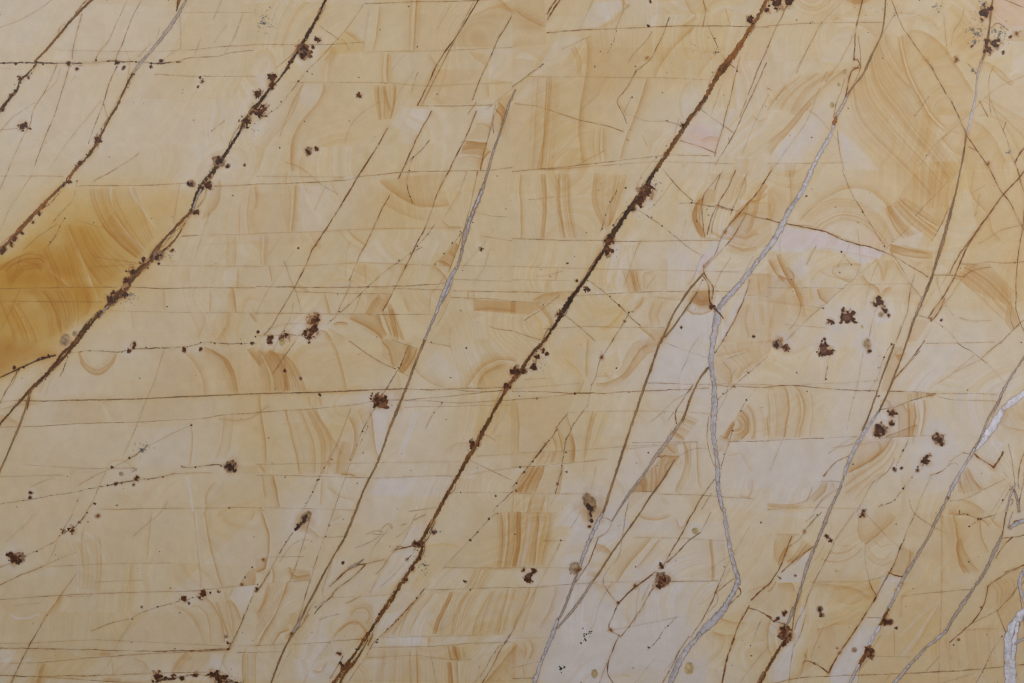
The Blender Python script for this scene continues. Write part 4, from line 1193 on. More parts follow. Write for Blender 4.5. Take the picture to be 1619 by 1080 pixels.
# ------------------------------------------------------------------ hairline cracks
# tile kind width : coordinates      (c plain, d dark and beaded, f faint)
CRACKS = """
00 c 1 : 0 175 110 135 240 65 330 0
00 c 1.5 : 515 90 490 200 455 340 455 370
00 c 1.5 : 890 0 820 140 780 270 730 380
00 c 1.2 : 800 10 715 200 680 275 630 320 600 390
00 c 1.5 : 435 430 400 560 350 720 280 890 220 1050
00 c 1.3 : 360 410 290 570 210 690 190 800 150 850 50 1075
00 c 1.6 : 740 420 700 500 655 640 600 790 560 910
00 c 1.2 : 655 660 680 750
00 c 1.3 : 820 400 800 550
00 f 1 : 790 300 820 380
00 f 1 : 380 440 360 520 280 590
00 f 1 : 640 640 540 760 410 920 310 1075
00 c 1 : 20 810 80 740 220 650
00 c 1 : 0 822 110 815
00 f 1 : 0 430 150 440
00 f 1 : 340 315 700 325 1000 328 1200 315
00 c 1.1 : 1200 318 1400 295 1619 282
00 c 1 : 980 470 1200 482 1619 485
00 c 1 : 1540 80 1480 240 1420 340
00 f 1 : 1270 250 1230 350
00 f 1 : 1010 185 985 260
00 d 2.4 : 0 405 180 398 400 400 500 398 700 385 900 390 1000 400 1150 388
00 d 1.6 : 440 390 470 420 520 415
00 c 1.3 : 1120 388 1200 362 1400 356 1430 335 1600 318
00 d 1.5 : 690 770 640 780 640 850
00 f 1 : 1130 78 1619 78
00 f 1 : 480 480 450 520
00 f 1 : 1400 0 1350 120
10 c 2 : 1405 0 1300 180 1220 290 1130 430 1080 550 1020 665
10 c 1.6 : 1619 100 1520 270 1420 490 1365 630
10 c 1.2 : 1390 650 1340 720
10 c 1.2 : 1380 0 1390 -20
10 c 1.8 : 1110 705 1020 870 950 1030 900 1130
10 c 2 : 1395 705 1330 860 1260 1000 1220 1080
10 c 2.2 : 830 810 770 920 710 1010 665 1080
10 c 1.2 : 690 25 1000 12 1350 5 1420 0
10 c 1.1 : 0 280 260 283 480 282 680 268
10 f 1 : 690 330 1150 322 1619 300
10 f 1 : 220 520 800 522 1100 545 1619 520
10 c 1.2 : 1020 667 1250 672 1490 665
10 c 1 : 680 30 560 200 400 370 320 450
10 d 1 : 320 450 250 540 130 690 0 770
10 c 1 : 400 165 520 250
10 c 1.2 : 130 430 200 370 260 310 270 250
10 f 1 : 1230 30 1150 180
10 f 1 : 1000 440 900 590 870 660
10 f 1 : 930 350 860 440
10 c 1 : 1619 560 1530 630 1460 690
10 c 1.4 : 1515 665 1480 830 1430 1010 1420 1075
10 c 1.3 : 1520 700 1490 780 1500 840
10 f 1 : 300 530 230 650 150 860
20 c 1.5 : 220 205 450 190 800 175 1100 162 1500 170 1619 170
20 f 1 : 100 485 500 488 900 492 1240 505
20 c 1.2 : 20 655 170 675 300 720 420 760 600 795 700 830
20 f 1 : 740 725 850 770 980 765
20 c 1.2 : 0 1085 300 1060 600 1025 980 980 1250 985
20 f 1.2 : 200 1075 600 1045 900 1022 1400 1035
20 c 1.5 : 990 110 960 200 890 350 840 410 780 450
20 c 1.6 : 780 450 720 560 650 640 690 700 720 780
20 c 1 : 700 0 705 60 650 190
20 d 1 : 655 200 640 270 600 340
20 f 1 : 505 10 430 180
20 c 2.4 : 285 -10 250 40 220 90
20 c 2.6 : 310 -10 260 60 225 125
20 d 1.5 : 200 410 100 480 0 550
20 c 1.1 : 1190 690 1270 750 1400 840
20 c 1.3 : 1060 890 1200 930 1290 970
20 d 1.2 : 970 765 1060 790
20 c 1.4 : 1210 20 1222 80 1205 165
20 d 1 : 1240 170 1300 300 1340 380 1440 460
20 c 1.2 : 1440 360 1400 520 1370 660
20 c 1.5 : 1370 660 1310 870 1280 990
20 c 1.5 : 1619 290 1530 500 1490 600
20 c 1 : 1480 630 1440 740
20 c 1.6 : 1610 400 1480 680 1380 890 1280 1040
20 f 1 : 1619 600 1540 760 1450 980
20 f 1 : 1320 540 1260 720
20 c 1.2 : 1370 870 1375 910
20 f 1 : 1350 60 1380 170
20 d 1 : 760 610 700 720
20 f 1 : 820 850 850 920
20 c 1 : 740 30 710 60
30 c 1.6 : 0 300 60 160 120 40
30 f 1 : 480 0 340 140 220 370 100 560 0 690
30 c 1 : 340 140 220 370 180 460
30 c 2.4 : 600 -10 570 130 555 180 550 300 545 380
30 c 1.8 : 545 380 585 375 585 430 540 430
30 c 2.6 : 580 430 540 430 515 470 500 560 488 630
30 c 1.3 : 570 230 585 330 588 430 560 500 510 590
30 c 1.4 : 485 500 470 570 430 650 415 740
30 c 1.5 : 780 0 850 170 930 290 1050 450
30 d 2 : 1000 380 1050 450 1130 600 1220 760 1255 850
30 c 2 : 1255 850 1330 960 1400 1060
30 c 1 : 800 90 730 210
30 c 1.1 : 0 163 250 148 550 143 730 143
30 f 1.2 : 1100 10 1115 130 1130 300 1140 340
30 c 1.2 : 1410 640 1450 740 1470 790 1520 900 1540 1000 1565 1030 1580 1080
30 c 1.5 : 1505 775 1490 820
30 c 2.2 : 1640 910 1590 970 1565 1030
30 d 1.2 : 1260 400 1320 465
30 c 1.3 : 1340 640 1390 740
30 f 1 : 1260 850 1150 830
30 c 1.2 : 440 830 445 920 480 1075
30 f 1 : 1640 470 1440 560 1130 850
30 f 1 : 1130 850 1060 910 960 1050
30 c 1.4 : 1270 930 1310 950
30 f 1 : 0 1035 300 1033 500 1030
30 f 1 : 240 780 100 970 30 1075
30 f 1 : 1240 60 1230 120 1170 200 1160 290
30 c 1.1 : 0 560 20 570
30 c 1.2 : 1500 0 1619 45
30 c 1.2 : 1410 180 1440 150 1460 130 1480 170 1520 190
01 f 1 : 0 33 400 35
01 c 1.2 : 500 95 830 95 1180 80
01 c 1.2 : 1360 98 1500 95 1619 85
01 c 1.2 : 0 745 360 740 740 735
01 c 1.3 : 810 735 1040 745 1200 742 1619 738
01 c 1 : 0 825 650 830
01 f 1 : 700 885 1100 895 1619 900
01 f 1 : 570 612 860 590
01 f 1 : 1150 410 1619 400
01 f 1 : 1000 600 1619 605
01 d 1 : 490 60 460 190 400 250 330 330
01 d 1.2 : 410 300 340 430 300 480
01 c 1 : 360 340 250 410 150 500
01 f 1 : 1135 90 1100 330
01 c 1.6 : 1310 110 1290 190 1250 230
01 c 2.2 : 1170 330 1120 410 1110 440 1060 500
01 c 1.5 : 1110 370 1080 400 1050 460 1020 480
01 c 1.2 : 1020 430 1090 430 1110 380
01 c 1 : 50 0 0 110
01 f 1 : 200 30 60 240 0 380
01 f 1 : 130 740 80 860 20 980
01 f 1 : 130 550 110 600 80 700
01 c 1.2 : 1150 415 1245 410
01 f 1 : 480 310 640 360
11 c 2.4 : 668 0 590 130 520 250 440 370 360 490
11 c 2 : 360 490 310 610 240 740
11 c 1.5 : 240 740 170 860 80 1010 50 1035
11 c 1.6 : 845 155 790 250 740 370 690 470 640 570 590 690
11 c 1 : 590 690 600 710 560 800 500 930
11 c 1.8 : 1220 0 1150 130 1110 240 1060 380 1000 490 950 600
11 c 1.8 : 950 600 900 700 850 800 800 890
11 c 1.2 : 0 85 340 75 560 60 650 40
11 c 1.2 : 650 40 900 10 1220 2 1470 0 1619 -20
11 f 1 : 0 35 560 40
11 f 1 : 0 395 400 385 700 368 1290 360
11 f 1 : 0 605 340 600 640 580 1050 595 1200 600
11 c 1.5 : 0 732 400 738 800 735 1190 715
11 c 1.1 : 1250 760 1640 767
11 c 1 : 870 745 1180 755
11 c 1 : 240 765 560 775 860 780
11 c 1 : 0 900 560 905 900 910 1120 908
11 c 1 : 1230 800 1500 812 1640 830
11 f 1 : 1240 685 1619 700
11 f 1 : 1280 600 1619 605
11 f 1 : 1420 410 1619 445
11 d 1.2 : 1300 390 1210 500 1110 620
11 c 1.2 : 1400 0 1360 200 1310 380 1260 530 1220 640
11 f 1 : 1330 10 1280 150 1200 280
11 d 1.2 : 1050 480 990 510 850 610 700 740 660 780
11 d 1.5 : 660 780 630 810 560 880 450 970
11 f 1 : 660 790 620 900
11 f 1 : 240 500 150 650 60 780 0 900
11 f 1 : 160 420 80 530
11 f 1 : 1500 370 1440 460 1300 620
11 c 1 : 1220 820 1190 900 1140 980
11 f 1 : 480 90 540 200
11 f 1 : 440 90 370 250
11 c 1 : 1480 985 1520 1000 1619 1010
11 d 1.5 : 0 1045 90 1040 200 1040 320 1045
11 f 1 : 80 1000 180 970 330 965
11 c 1 : 1390 260 1480 290 1580 293
21 c 1.3 : 950 -10 1050 110 1140 190
21 d 1.1 : 800 250 930 340 1060 440
21 c 1 : 1060 440 1120 490 1190 530
21 c 1.5 : 1330 0 1260 90 1200 170 1200 300 1218 440
21 c 1.5 : 1310 30 1280 120
21 c 2 : 1410 0 1370 100 1310 200 1260 290 1230 400
21 c 1.6 : 1310 220 1260 340 1260 400
21 c 1.1 : 1490 0 1440 130 1380 280
21 c 2.1 : 1640 0 1540 150 1500 200 1410 300 1350 370
21 c 1.4 : 1350 370 1310 440 1290 520 1215 600
21 c 1.5 : 1480 270 1410 400 1370 450 1290 540 1215 610
21 c 1.6 : 1300 220 1440 260 1530 290 1640 310
21 c 1.1 : 1140 200 1200 220 1300 220
21 c 2.2 : 1215 600 1210 650 1250 700 1280 740 1265 810
21 c 2 : 1190 650 1240 710 1240 800 1255 870
21 f 1.2 : 1210 530 1180 570 1150 680 1110 720
21 d 1.2 : 480 690 590 770 680 860 750 930 810 980
21 c 1 : 330 910 430 990 520 1075
21 d 1.3 : 740 900 680 1000 630 1075
21 c 1.8 : 1500 690 1490 750 1400 950 1330 1075
21 c 1.1 : 0 430 300 440 580 440
21 c 1.1 : 620 450 1080 440 1320 440
21 f 1 : 0 605 260 612 500 620
21 f 1 : 500 622 940 628 1440 640
21 c 1.2 : 0 765 250 768 380 768
21 c 1.2 : 410 790 650 775 830 765 1180 765 1380 765
21 f 1 : 0 690 370 695
21 f 1 : 0 825 300 840
21 c 1 : 200 1000 430 985 800 990 960 990
21 c 1.2 : 0 1015 80 1040 190 1075
21 f 1 : 1480 655 1619 655
21 f 1 : 1490 790 1619 795
21 c 1 : 1380 550 1320 640 1280 740
21 f 1 : 910 660 850 740
21 f 1 : 880 797 1060 815
21 f 1 : 1100 310 1070 430
21 d 1 : 1200 690 1170 760 1130 840 1090 900
31 c 2.1 : -10 305 70 330 180 350 350 380 440 425
31 c 2 : 440 425 540 460 650 480 760 520 900 600 1010 670
31 c 1.2 : 150 340 270 350 400 400 540 450
31 c 1.4 : 470 0 530 150 600 260
31 d 1 : 600 260 690 400 740 480
31 c 2.4 : 1640 -20 1590 40 1480 160 1380 300 1310 400
31 c 2 : 1310 400 1220 510 1170 600 1150 650
31 c 2.4 : 1310 410 1270 470 1210 590 1180 680
31 c 1.4 : 1430 240 1380 300 1320 390
31 c 2 : 1180 680 1110 800 1060 860 1020 930
31 c 1.8 : 1120 810 1080 900 1030 950
31 c 2 : 1400 -10 1480 140 1540 210 1570 290 1610 360
31 c 1.8 : 1580 -10 1600 80 1630 160
31 c 1.8 : 1610 350 1590 500 1570 680 1565 870 1610 990
31 f 1 : 1300 0 1290 100
31 c 1.5 : 1050 660 1140 658 1240 670
31 c 1.2 : 1220 590 1340 590 1390 572 1500 585 1619 575
31 c 1.2 : 1240 665 1290 630 1410 610
31 c 1 : 1619 340 1480 370 1340 460
31 c 1.3 : 950 915 1030 940
31 d 1 : 1030 940 1130 1000 1200 1080
31 c 1.4 : 1640 930 1540 1010 1470 1090
31 c 1.6 : 900 770 880 900 840 1000 810 1080
31 c 1.1 : 840 980 820 1060
31 c 1.4 : 305 480 245 590
31 c 1 : 770 500 860 640 910 720 970 800
31 c 1 : 930 650 900 760
31 f 1 : 690 560 560 670 470 750
31 c 1 : 470 750 350 850 280 910 120 1070
31 c 1 : 0 740 240 740 480 745
31 f 1 : 0 820 210 850 350 870
31 f 1 : 480 720 900 715
31 f 1.1 : 100 970 280 985 380 995
31 c 1 : 680 880 660 960 640 1050
31 c 1.2 : 1540 860 1530 940 1560 1000
31 c 1.1 : 950 780 980 820
31 f 1 : 940 310 740 500
31 c 1.4 : 1150 220 1100 340 1040 440
31 c 1 : 1090 740 1140 640 1190 560
02 d 1.6 : 430 80 570 60 740 68 870 45 1060 38 1200 25 1280 10 1450 12 1619 12
02 d 1.4 : 0 1030 100 1015 200 1000 380 965 600 925
02 d 1.8 : 600 925 740 900 850 885 1000 860 1090 835
02 c 1 : 1090 835 1340 830
02 d 1.6 : 1150 795 1250 795 1330 785 1420 785
02 c 1 : 500 905 600 850 710 798 820 740
02 d 2 : 820 740 880 700 940 660
02 f 1 : 940 660 1120 565 1210 530
02 c 1.2 : 0 540 160 540 500 520 900 508
02 c 1.2 : 900 508 1200 490 1320 485 1400 465 1619 452
02 f 1 : 0 855 400 845
02 f 1 : 150 780 560 805 850 800
02 c 1 : 630 1062 1050 1055
02 f 1 : 1050 1055 1619 1050
02 f 1.1 : 1035 60 980 250 920 380 870 520 780 720
02 d 1.4 : 430 90 420 130 380 220
02 c 1.6 : 110 190 50 290 0 390
02 c 1.3 : 110 190 100 240 60 290
02 c 1.2 : 620 930 590 1010 550 1075
02 c 2 : 200 310 180 380 170 430
02 c 1.1 : 0 385 120 370 160 375
02 f 1 : 0 430 120 400 240 395
02 f 1 : 320 240 290 330
02 f 1 : 200 915 280 880 340 860
02 f 1 : 670 820 620 930
02 f 1 : 500 990 460 1075
12 c 1.3 : 590 0 700 80 800 140 880 175
12 c 1 : 1090 5 1225 30
12 c 3.4 : 962 28 930 110 905 170
12 d 1.6 : 905 170 860 240 820 300
12 c 1 : 900 185 960 220
12 c 1 : 860 -10 1000 40
12 c 1.1 : 250 0 190 80 110 200
12 c 1 : 0 448 300 430 600 405 740 375
12 c 1.2 : 830 370 920 370 1200 350 1550 310
12 c 1 : 940 375 1100 375 1300 390 1619 368
12 f 1 : 940 415 1300 408 1600 400
12 f 1 : 0 775 600 770
12 f 1 : 600 770 1200 760 1330 760
12 c 1.1 : 0 845 300 850 600 860 760 865
12 c 1 : 760 865 1150 850 1260 850
12 f 1 : 1340 840 1619 800
12 f 1 : 1400 725 1619 712
12 f 1 : 0 1050 300 1055 620 1068
12 d 1.3 : 750 420 690 530 640 640 600 750
12 c 1 : 600 750 560 870 520 980 490 1075
12 c 1 : 600 420 560 520 500 680 430 800
12 d 1.2 : 430 800 390 880 300 1060
12 c 1 : 1350 750 1490 815 1619 880
12 d 1.4 : 1640 930 1560 1010 1500 1075
12 f 1 : 1250 955 1619 955
12 c 1.5 : 950 297 1060 305 1280 295 1550 292
12 c 1.2 : 1260 300 1350 315 1450 320 1590 305
12 c 1 : 970 1075 1140 1050
12 c 1 : 1450 590 1510 625
12 c 1 : 800 335 830 290
22 c 1.3 : 0 370 200 355 400 330 490 325
22 c 1.4 : 0 310 180 315 400 330 640 325
22 c 1.4 : 640 325 830 315 1120 300 1240 293
22 c 1.1 : 860 262 1130 270 1250 272
22 c 1.6 : 1290 275 1400 285 1640 292
22 c 1.2 : 1290 270 1500 272 1640 272
22 f 1 : 0 300 300 275 420 265
22 c 1.5 : 640 -20 570 90 540 150 530 220 500 270
22 c 1.4 : 500 270 490 340 470 410
22 d 1.5 : 470 410 430 460 380 530 340 620
22 d 1.6 : 340 620 325 700 315 800 290 880 270 960
22 c 1 : 290 960 240 1030
22 d 1.6 : 350 460 280 550
22 c 3 : 215 650 180 690 150 735
22 d 2 : 280 550 210 650 80 820 0 920
22 d 1.2 : 1619 90 1500 190 1400 280
22 d 1.3 : 1400 280 1300 370
22 d 1 : 1480 370 1440 440 1390 560
22 d 1.2 : 1390 560 1370 650 1320 790
22 c 1.6 : 1280 870 1200 980 1150 1075
22 c 1 : 1260 960 1200 1060
22 f 1 : 720 680 950 655 1170 635
22 c 1 : 760 640 1170 635
22 f 1 : 0 705 320 695 510 680 900 650
22 c 1 : 0 797 300 775 600 742
22 f 1 : 350 450 620 440 960 440 1240 455
22 f 1 : 0 962 520 965
22 c 1.2 : 750 955 830 948 900 950
22 c 1 : 920 965 1180 970 1530 995
22 c 1.2 : 1370 632 1619 628
22 c 1.7 : 1140 280 1080 360 1025 440 1030 480 1040 520
22 c 1 : 1020 450 985 500
22 c 1.7 : 1340 -10 1280 80
22 d 1.1 : 560 60 570 90
22 f 1 : 510 440 470 600 450 820
22 f 1 : 530 800 500 930
22 f 1 : 945 0 1100 60 1240 105
22 c 1 : 740 985 720 1075
22 f 1 : 1360 110 1500 60
22 c 1.1 : 910 720 940 735 970 720
22 f 1 : 80 240 260 230
22 f 1 : 1540 300 1480 370
32 c 2.2 : 990 -5 900 120 840 190 795 245
32 c 1.1 : 975 12 1200 10 1430 5
32 c 1.5 : 1200 10 1300 70 1380 135
32 f 1 : 1380 135 1430 180 1490 250
32 c 1.5 : 1480 0 1360 100
32 f 1 : 1300 90 1150 220 1010 300
32 f 1 : 1350 110 1170 200
32 c 1.3 : 0 625 200 618 350 612
32 f 1 : 350 612 560 600
32 c 1.6 : 0 280 180 278 300 290 500 310 700 315
32 c 1.5 : 760 315 900 318 1060 330
32 c 1 : 1060 330 1280 328 1450 335
32 f 1 : 220 272 500 260 700 245
32 c 1.7 : 710 430 800 415 910 375 1060 335
32 c 1.2 : 750 600 860 560 940 530
32 c 1.1 : 700 610 900 600 1130 590
32 c 2 : 355 850 400 790 450 745 520 720
32 c 1.4 : 340 885 420 880 460 888
32 c 1.3 : 290 1075 340 1000 440 930
32 c 1 : 280 920 270 970 240 1010
32 c 1.2 : 560 1075 620 970 660 890 740 830
32 c 3 : 1310 710 1350 750 1390 765 1425 800
32 c 4.5 : 1430 795 1465 745 1485 700
32 c 1.5 : 1240 700 1280 710
32 d 1.2 : 1495 825 1515 860
32 c 1.4 : 1520 650 1545 760 1560 900
32 c 1.6 : 1530 910 1555 950
32 c 2 : 1640 670 1600 760 1580 880 1590 930
32 c 2 : 1619 860 1605 950 1580 1080
32 c 1.1 : 1150 1010 1240 1000 1320 960 1400 920 1500 870
32 c 1.6 : 1030 850 1090 830 1120 800
32 c 1 : 1120 800 1160 770 1180 750 1200 780
32 f 1 : 1190 720 1140 780
32 f 1 : 1150 760 1240 700
32 f 1 : 1030 860 980 960 940 1070
32 f 1 : 605 60 560 300 520 440 500 560
32 f 1 : 560 600 480 640 380 710
32 f 1 : 0 1060 300 1050 600 1060
32 c 1 : 1060 340 1150 370 1440 375
32 c 1.2 : 715 90 700 90
32 c 1.4 : 960 60 900 130 820 220
32 c 1.8 : 1500 300 1450 420 1420 480
03 d 1.6 : 550 0 500 60 490 90 440 115 390 140
03 c 1 : 460 10 400 110
03 d 1.2 : 380 150 360 185 260 230 160 275
03 c 1.3 : 0 345 80 318
03 f 1 : 360 190 340 250 300 320
03 c 1.7 : 0 460 130 400 260 345
03 f 1.1 : 260 345 400 285 480 255
03 c 1.8 : 300 650 200 810 130 950 75 1075
03 c 1 : 480 390 380 530 300 650
03 c 1.1 : 0 550 400 525 900 503
03 c 1.1 : 900 503 1240 498 1480 470 1619 457
03 f 1 : 430 535 530 535
03 f 1 : 0 830 150 830 600 805 1000 825 1440 845 1619 845
03 c 1.5 : 0 860 300 865 1000 880
03 c 1.8 : 1000 880 1240 875 1440 868
03 c 1.2 : 1500 885 1619 888
03 c 1.2 : 1440 872 1000 890 500 925 250 950
03 f 1 : 250 950 60 955
03 c 1.6 : 0 1033 260 1038 600 1032
03 c 1.2 : 600 1032 900 1020 1300 1010
03 c 1.2 : 250 1040 450 1055 700 1070
03 f 1 : 300 345 550 330 830 322 1080 320
03 f 1 : 600 440 900 430
03 f 1 : 860 655 760 800 680 970
03 c 1.2 : 580 750 700 700 840 670
03 d 1.2 : 840 665 880 640 980 605 1070 580 1130 565
03 d 1.5 : 1619 490 1560 610
03 c 2 : 1560 610 1500 760 1450 850
03 d 1.6 : 1500 755 1440 870
03 c 1 : 1430 880 1390 990
03 d 1.3 : 1600 345 1560 400 1510 465
03 f 1 : 1450 540 1470 490
03 f 1 : 100 590 250 575
03 d 1 : 1220 540 1180 560
03 d 4 : 960 1085 1000 1055 1060 1055 1120 1040 1240 1025
03 d 1.6 : 1240 1025 1300 1025 1340 1040
03 d 4.5 : 1340 1035 1400 1045 1450 1060 1530 1085
03 c 1.3 : 1000 1030 990 1020
13 c 1.4 : 230 130 160 240 80 380
13 d 1.6 : 190 190 150 260
13 c 2.2 : 80 380 30 470 0 505
13 d 1.2 : 485 0 440 130 390 270 350 400
13 c 1.6 : 350 400 310 540 285 640 260 700
13 c 1.8 : 200 830 240 770 300 700 330 650
13 c 1.2 : 350 10 320 110 290 220 240 370 210 440
13 c 1 : 270 180 210 220 150 310
13 c 1 : 410 160 560 155
13 c 1 : 290 175 330 175
13 f 1 : 80 285 300 280
13 f 1 : 200 440 340 430
13 c 1 : 0 842 200 835 470 820
13 c 1.2 : 470 815 560 808 690 800
13 f 1 : 0 885 190 880
13 f 1 : 480 540 740 530 860 520
13 c 1.1 : 1050 490 1300 485 1619 475
13 c 1.1 : 1190 350 1619 352
13 c 1 : 740 855 1100 850 1350 830 1619 820
13 f 1 : 700 920 1000 905 1300 935 1360 930
13 f 1 : 800 790 1080 785 1400 780
13 d 2 : 1070 480 980 580 880 690 830 740
13 d 1.4 : 830 740 760 810 680 930
13 c 1.2 : 680 930 620 1010 580 1075
13 d 1.2 : 1520 0 1460 60 1360 170
13 f 1 : 1360 170 1250 280 1070 480
13 f 1 : 470 820 380 930 300 1075
13 c 1 : 1100 870 1120 980 1140 1075
13 c 2 : 1640 720 1530 890 1480 1000 1430 1080
13 c 1.2 : 810 300 760 310 700 325
13 c 2 : 700 325 600 345 540 400 465 470
13 c 2 : 690 335 610 410 500 490 480 530
13 c 2 : 640 330 560 370 510 420
13 c 1.2 : 480 300 440 430 410 520 430 540
13 c 2.6 : 480 530 410 590 370 640
13 d 1.4 : 430 560 380 610 370 600
13 c 1.4 : 370 560 340 600 300 680
13 c 1.5 : 900 215 850 270 825 310
13 c 1.8 : 825 310 790 370 760 390
13 c 3 : 880 235 940 220 1000 205
13 c 1.5 : 890 215 950 220 880 240
13 c 2 : 1130 60 1100 150 1050 210
13 d 1.6 : 1010 235 990 270 950 300
13 c 1 : 720 280 760 190 800 150 840 100
13 c 1.1 : 620 230 700 200 780 150
13 c 1 : 700 140 760 110 820 130 790 150 730 130
13 c 1 : 780 130 800 90 850 60 860 100
13 c 1.4 : 915 80 945 72
13 c 1.3 : 840 80 860 105
13 c 1.2 : 1000 50 1070 15
13 c 2 : 550 910 510 980 470 1050
13 c 1.4 : 660 530 610 560 570 575
13 c 1 : 400 680 450 660 520 645
13 f 1 : 940 320 860 410 790 470
13 f 1 : 780 390 720 510
13 c 1.8 : 1000 240 1020 210
13 f 1 : 980 90 900 230 840 250
23 c 1.6 : 575 35 610 35 640 60 590 140 540 160
23 c 1.8 : 540 160 510 250 480 330 430 400 400 440
23 c 1.2 : 720 0 705 100 690 200
23 c 1 : 690 200 680 280 580 390 575 450
23 c 1.3 : 575 450 610 510 650 560
23 c 2.4 : 905 380 850 420 780 470
23 c 2.6 : 780 470 720 520 665 580 655 610
23 c 2 : 655 610 640 660 600 725 610 745 680 780
23 c 2 : 680 780 640 860 600 970 600 1030 640 1085
23 c 1.2 : 1255 0 1190 130 1110 180
23 c 1.8 : 1190 130 1110 180 1040 260 980 320
23 c 2 : 1140 0 1060 150 985 290 960 330
23 c 1.6 : 890 480 820 600 740 720 680 790
23 f 1.2 : 870 450 820 560
23 f 1 : 600 750 760 720 1060 660
23 c 1.8 : 1370 310 1300 460 1260 580 1200 680 1130 790
23 c 1.4 : 1400 420 1330 470 1290 510
23 c 1.2 : 1290 510 1310 560 1230 640
23 c 2.5 : 1420 475 1460 500 1400 560 1360 600
23 c 3 : 1640 440 1580 490 1510 550
23 c 2 : 1500 590 1450 680 1420 740 1390 830
23 c 3 : 1400 800 1370 880 1350 950 1325 1080
23 c 1 : 1460 640 1410 760 1380 850
23 c 2.2 : 1490 605 1550 620 1640 665
23 f 1 : 530 440 830 440 1290 435
23 c 1.1 : 970 440 1300 433
23 c 1 : 200 470 370 455 530 445
23 c 1 : 0 480 200 470
23 f 1 : 780 160 1100 165 1340 180
23 f 1 : 200 180 330 180
23 f 1.1 : 300 200 160 470 0 750
23 d 1.1 : 310 180 285 240
23 f 1 : 0 800 240 788
23 c 1 : 0 985 160 945
23 c 1.2 : 0 1052 140 1050
23 f 1 : 0 350 360 352
23 c 1.5 : 600 960 550 1075
23 f 1 : 1040 920 960 1000
23 f 1 : 1500 90 1400 260
23 f 1 : 1619 850 1500 990 1440 1080
23 c 1 : 430 0 370 100
23 c 2.2 : 1619 980 1580 1030 1550 1090
23 c 2 : 1120 790 1060 870 1030 930 1000 990 950 1085
33 c 1.5 : 545 0 440 150 340 350 290 450
33 c 1.4 : 290 450 260 510 230 610 190 680 170 740
33 c 1.2 : 240 650 210 770 160 850 150 930 135 1075
33 c 1.4 : 935 0 880 120 850 200
33 c 2.4 : 850 200 820 270 770 380 680 540
33 c 2.6 : 680 540 600 680 520 790 450 890
33 c 2.8 : 450 890 410 960 385 1010
33 f 1.1 : 1100 0 1100 250 1100 500
33 f 1.1 : 1100 500 1085 850 1080 1080
33 c 1.5 : 80 1075 200 1045 380 1035 600 1032
33 c 1.5 : 600 1032 850 1020 1200 1005 1400 985 1640 962
33 f 1.1 : 620 200 610 280 640 430
33 c 1.3 : 640 430 660 490 690 530
33 c 1.1 : 700 140 620 200
33 c 1 : 850 530 1000 510 1100 505 1290 485
33 f 1 : 270 440 600 440 760 400
33 c 2.8 : 765 385 800 400 855 410
33 c 1 : 615 665 720 668
33 c 2.4 : 1640 325 1500 390 1390 470
33 c 2.2 : 1390 470 1375 560 1340 640 1300 690
33 c 2 : 1300 690 1220 760 1150 820
33 c 1 : 1150 820 1155 930
33 c 1.8 : 1600 430 1540 540 1450 620
33 c 1.2 : 1450 620 1360 670 1280 710
33 c 1.6 : 1450 620 1470 680 1500 750
33 d 1.2 : 1480 790 1430 860 1370 990 1320 1080
33 c 2.2 : 150 150 120 240 80 350 0 460
33 c 1.4 : 340 0 240 100 200 180 130 215
33 d 1.2 : 320 20 250 90 220 130
33 c 1.8 : 300 210 250 240 160 310 90 380
33 c 1 : 290 15 240 60
33 c 1 : 50 440 20 490 0 500
33 c 2 : -10 655 40 690 120 710
33 c 1.6 : 220 960 240 930 300 960
33 c 2.4 : 290 955 340 980 385 1020
33 c 1.4 : 230 900 245 930
33 c 2 : 1475 165 1530 160 1560 160 1640 140
33 c 2 : 1550 160 1500 200 1460 250 1440 290
33 f 1 : 850 540 840 660
33 f 1 : 800 750 800 900
33 f 1 : 690 910 900 915
33 c 1 : 1080 915 1040 960 1000 1000
33 f 1 : 1220 745 1440 735
33 f 1 : 60 145 200 140
33 d 1 : 1180 20 1280 5 1300 45 1350 45
33 c 1.8 : 1210 10 1210 -10
33 c 1.6 : 1550 0 1520 60 1530 100
33 c 3 : 1555 70 1560 52 1640 50
33 f 1 : 1120 1075 1300 1020
33 f 1 : 1190 1040 1190 1040
33 c 1.4 : 590 940 570 1075
33 c 1.6 : 1619 440 1590 480 1600 560
33 c 1.4 : 1500 380 1600 340
33 c 1.2 : 430 370 440 370
""".strip().splitlines()
for ln, line in enumerate(CRACKS):
    head, co = line.split(':'); h = head.split()
    crack(pts(h[0], co.split()), float(h[2]), ln, h[1])

# fine branching cracks between the traced ones, most of them in the shattered right part
g_ = np.random.default_rng(4242)
for k in range(95):
    x = W0*g_.random()**.55; y = g_.uniform(0, H0); ang = math.radians(g_.normal(118, 14) if g_.random() < .7 else g_.uniform(0, 180))
    L = g_.uniform(18, 85); n = int(L/7)+2; P = [(x, y)]
    for q in range(n):
        ang += g_.normal(0, .16); P.append((P[-1][0]+7*math.cos(ang), P[-1][1]+7*math.sin(ang)))
    crack(P, g_.choice([.8, 1.0, 1.3]), 5000+k, g_.choice(['f', 'f', 'c', 'd']))

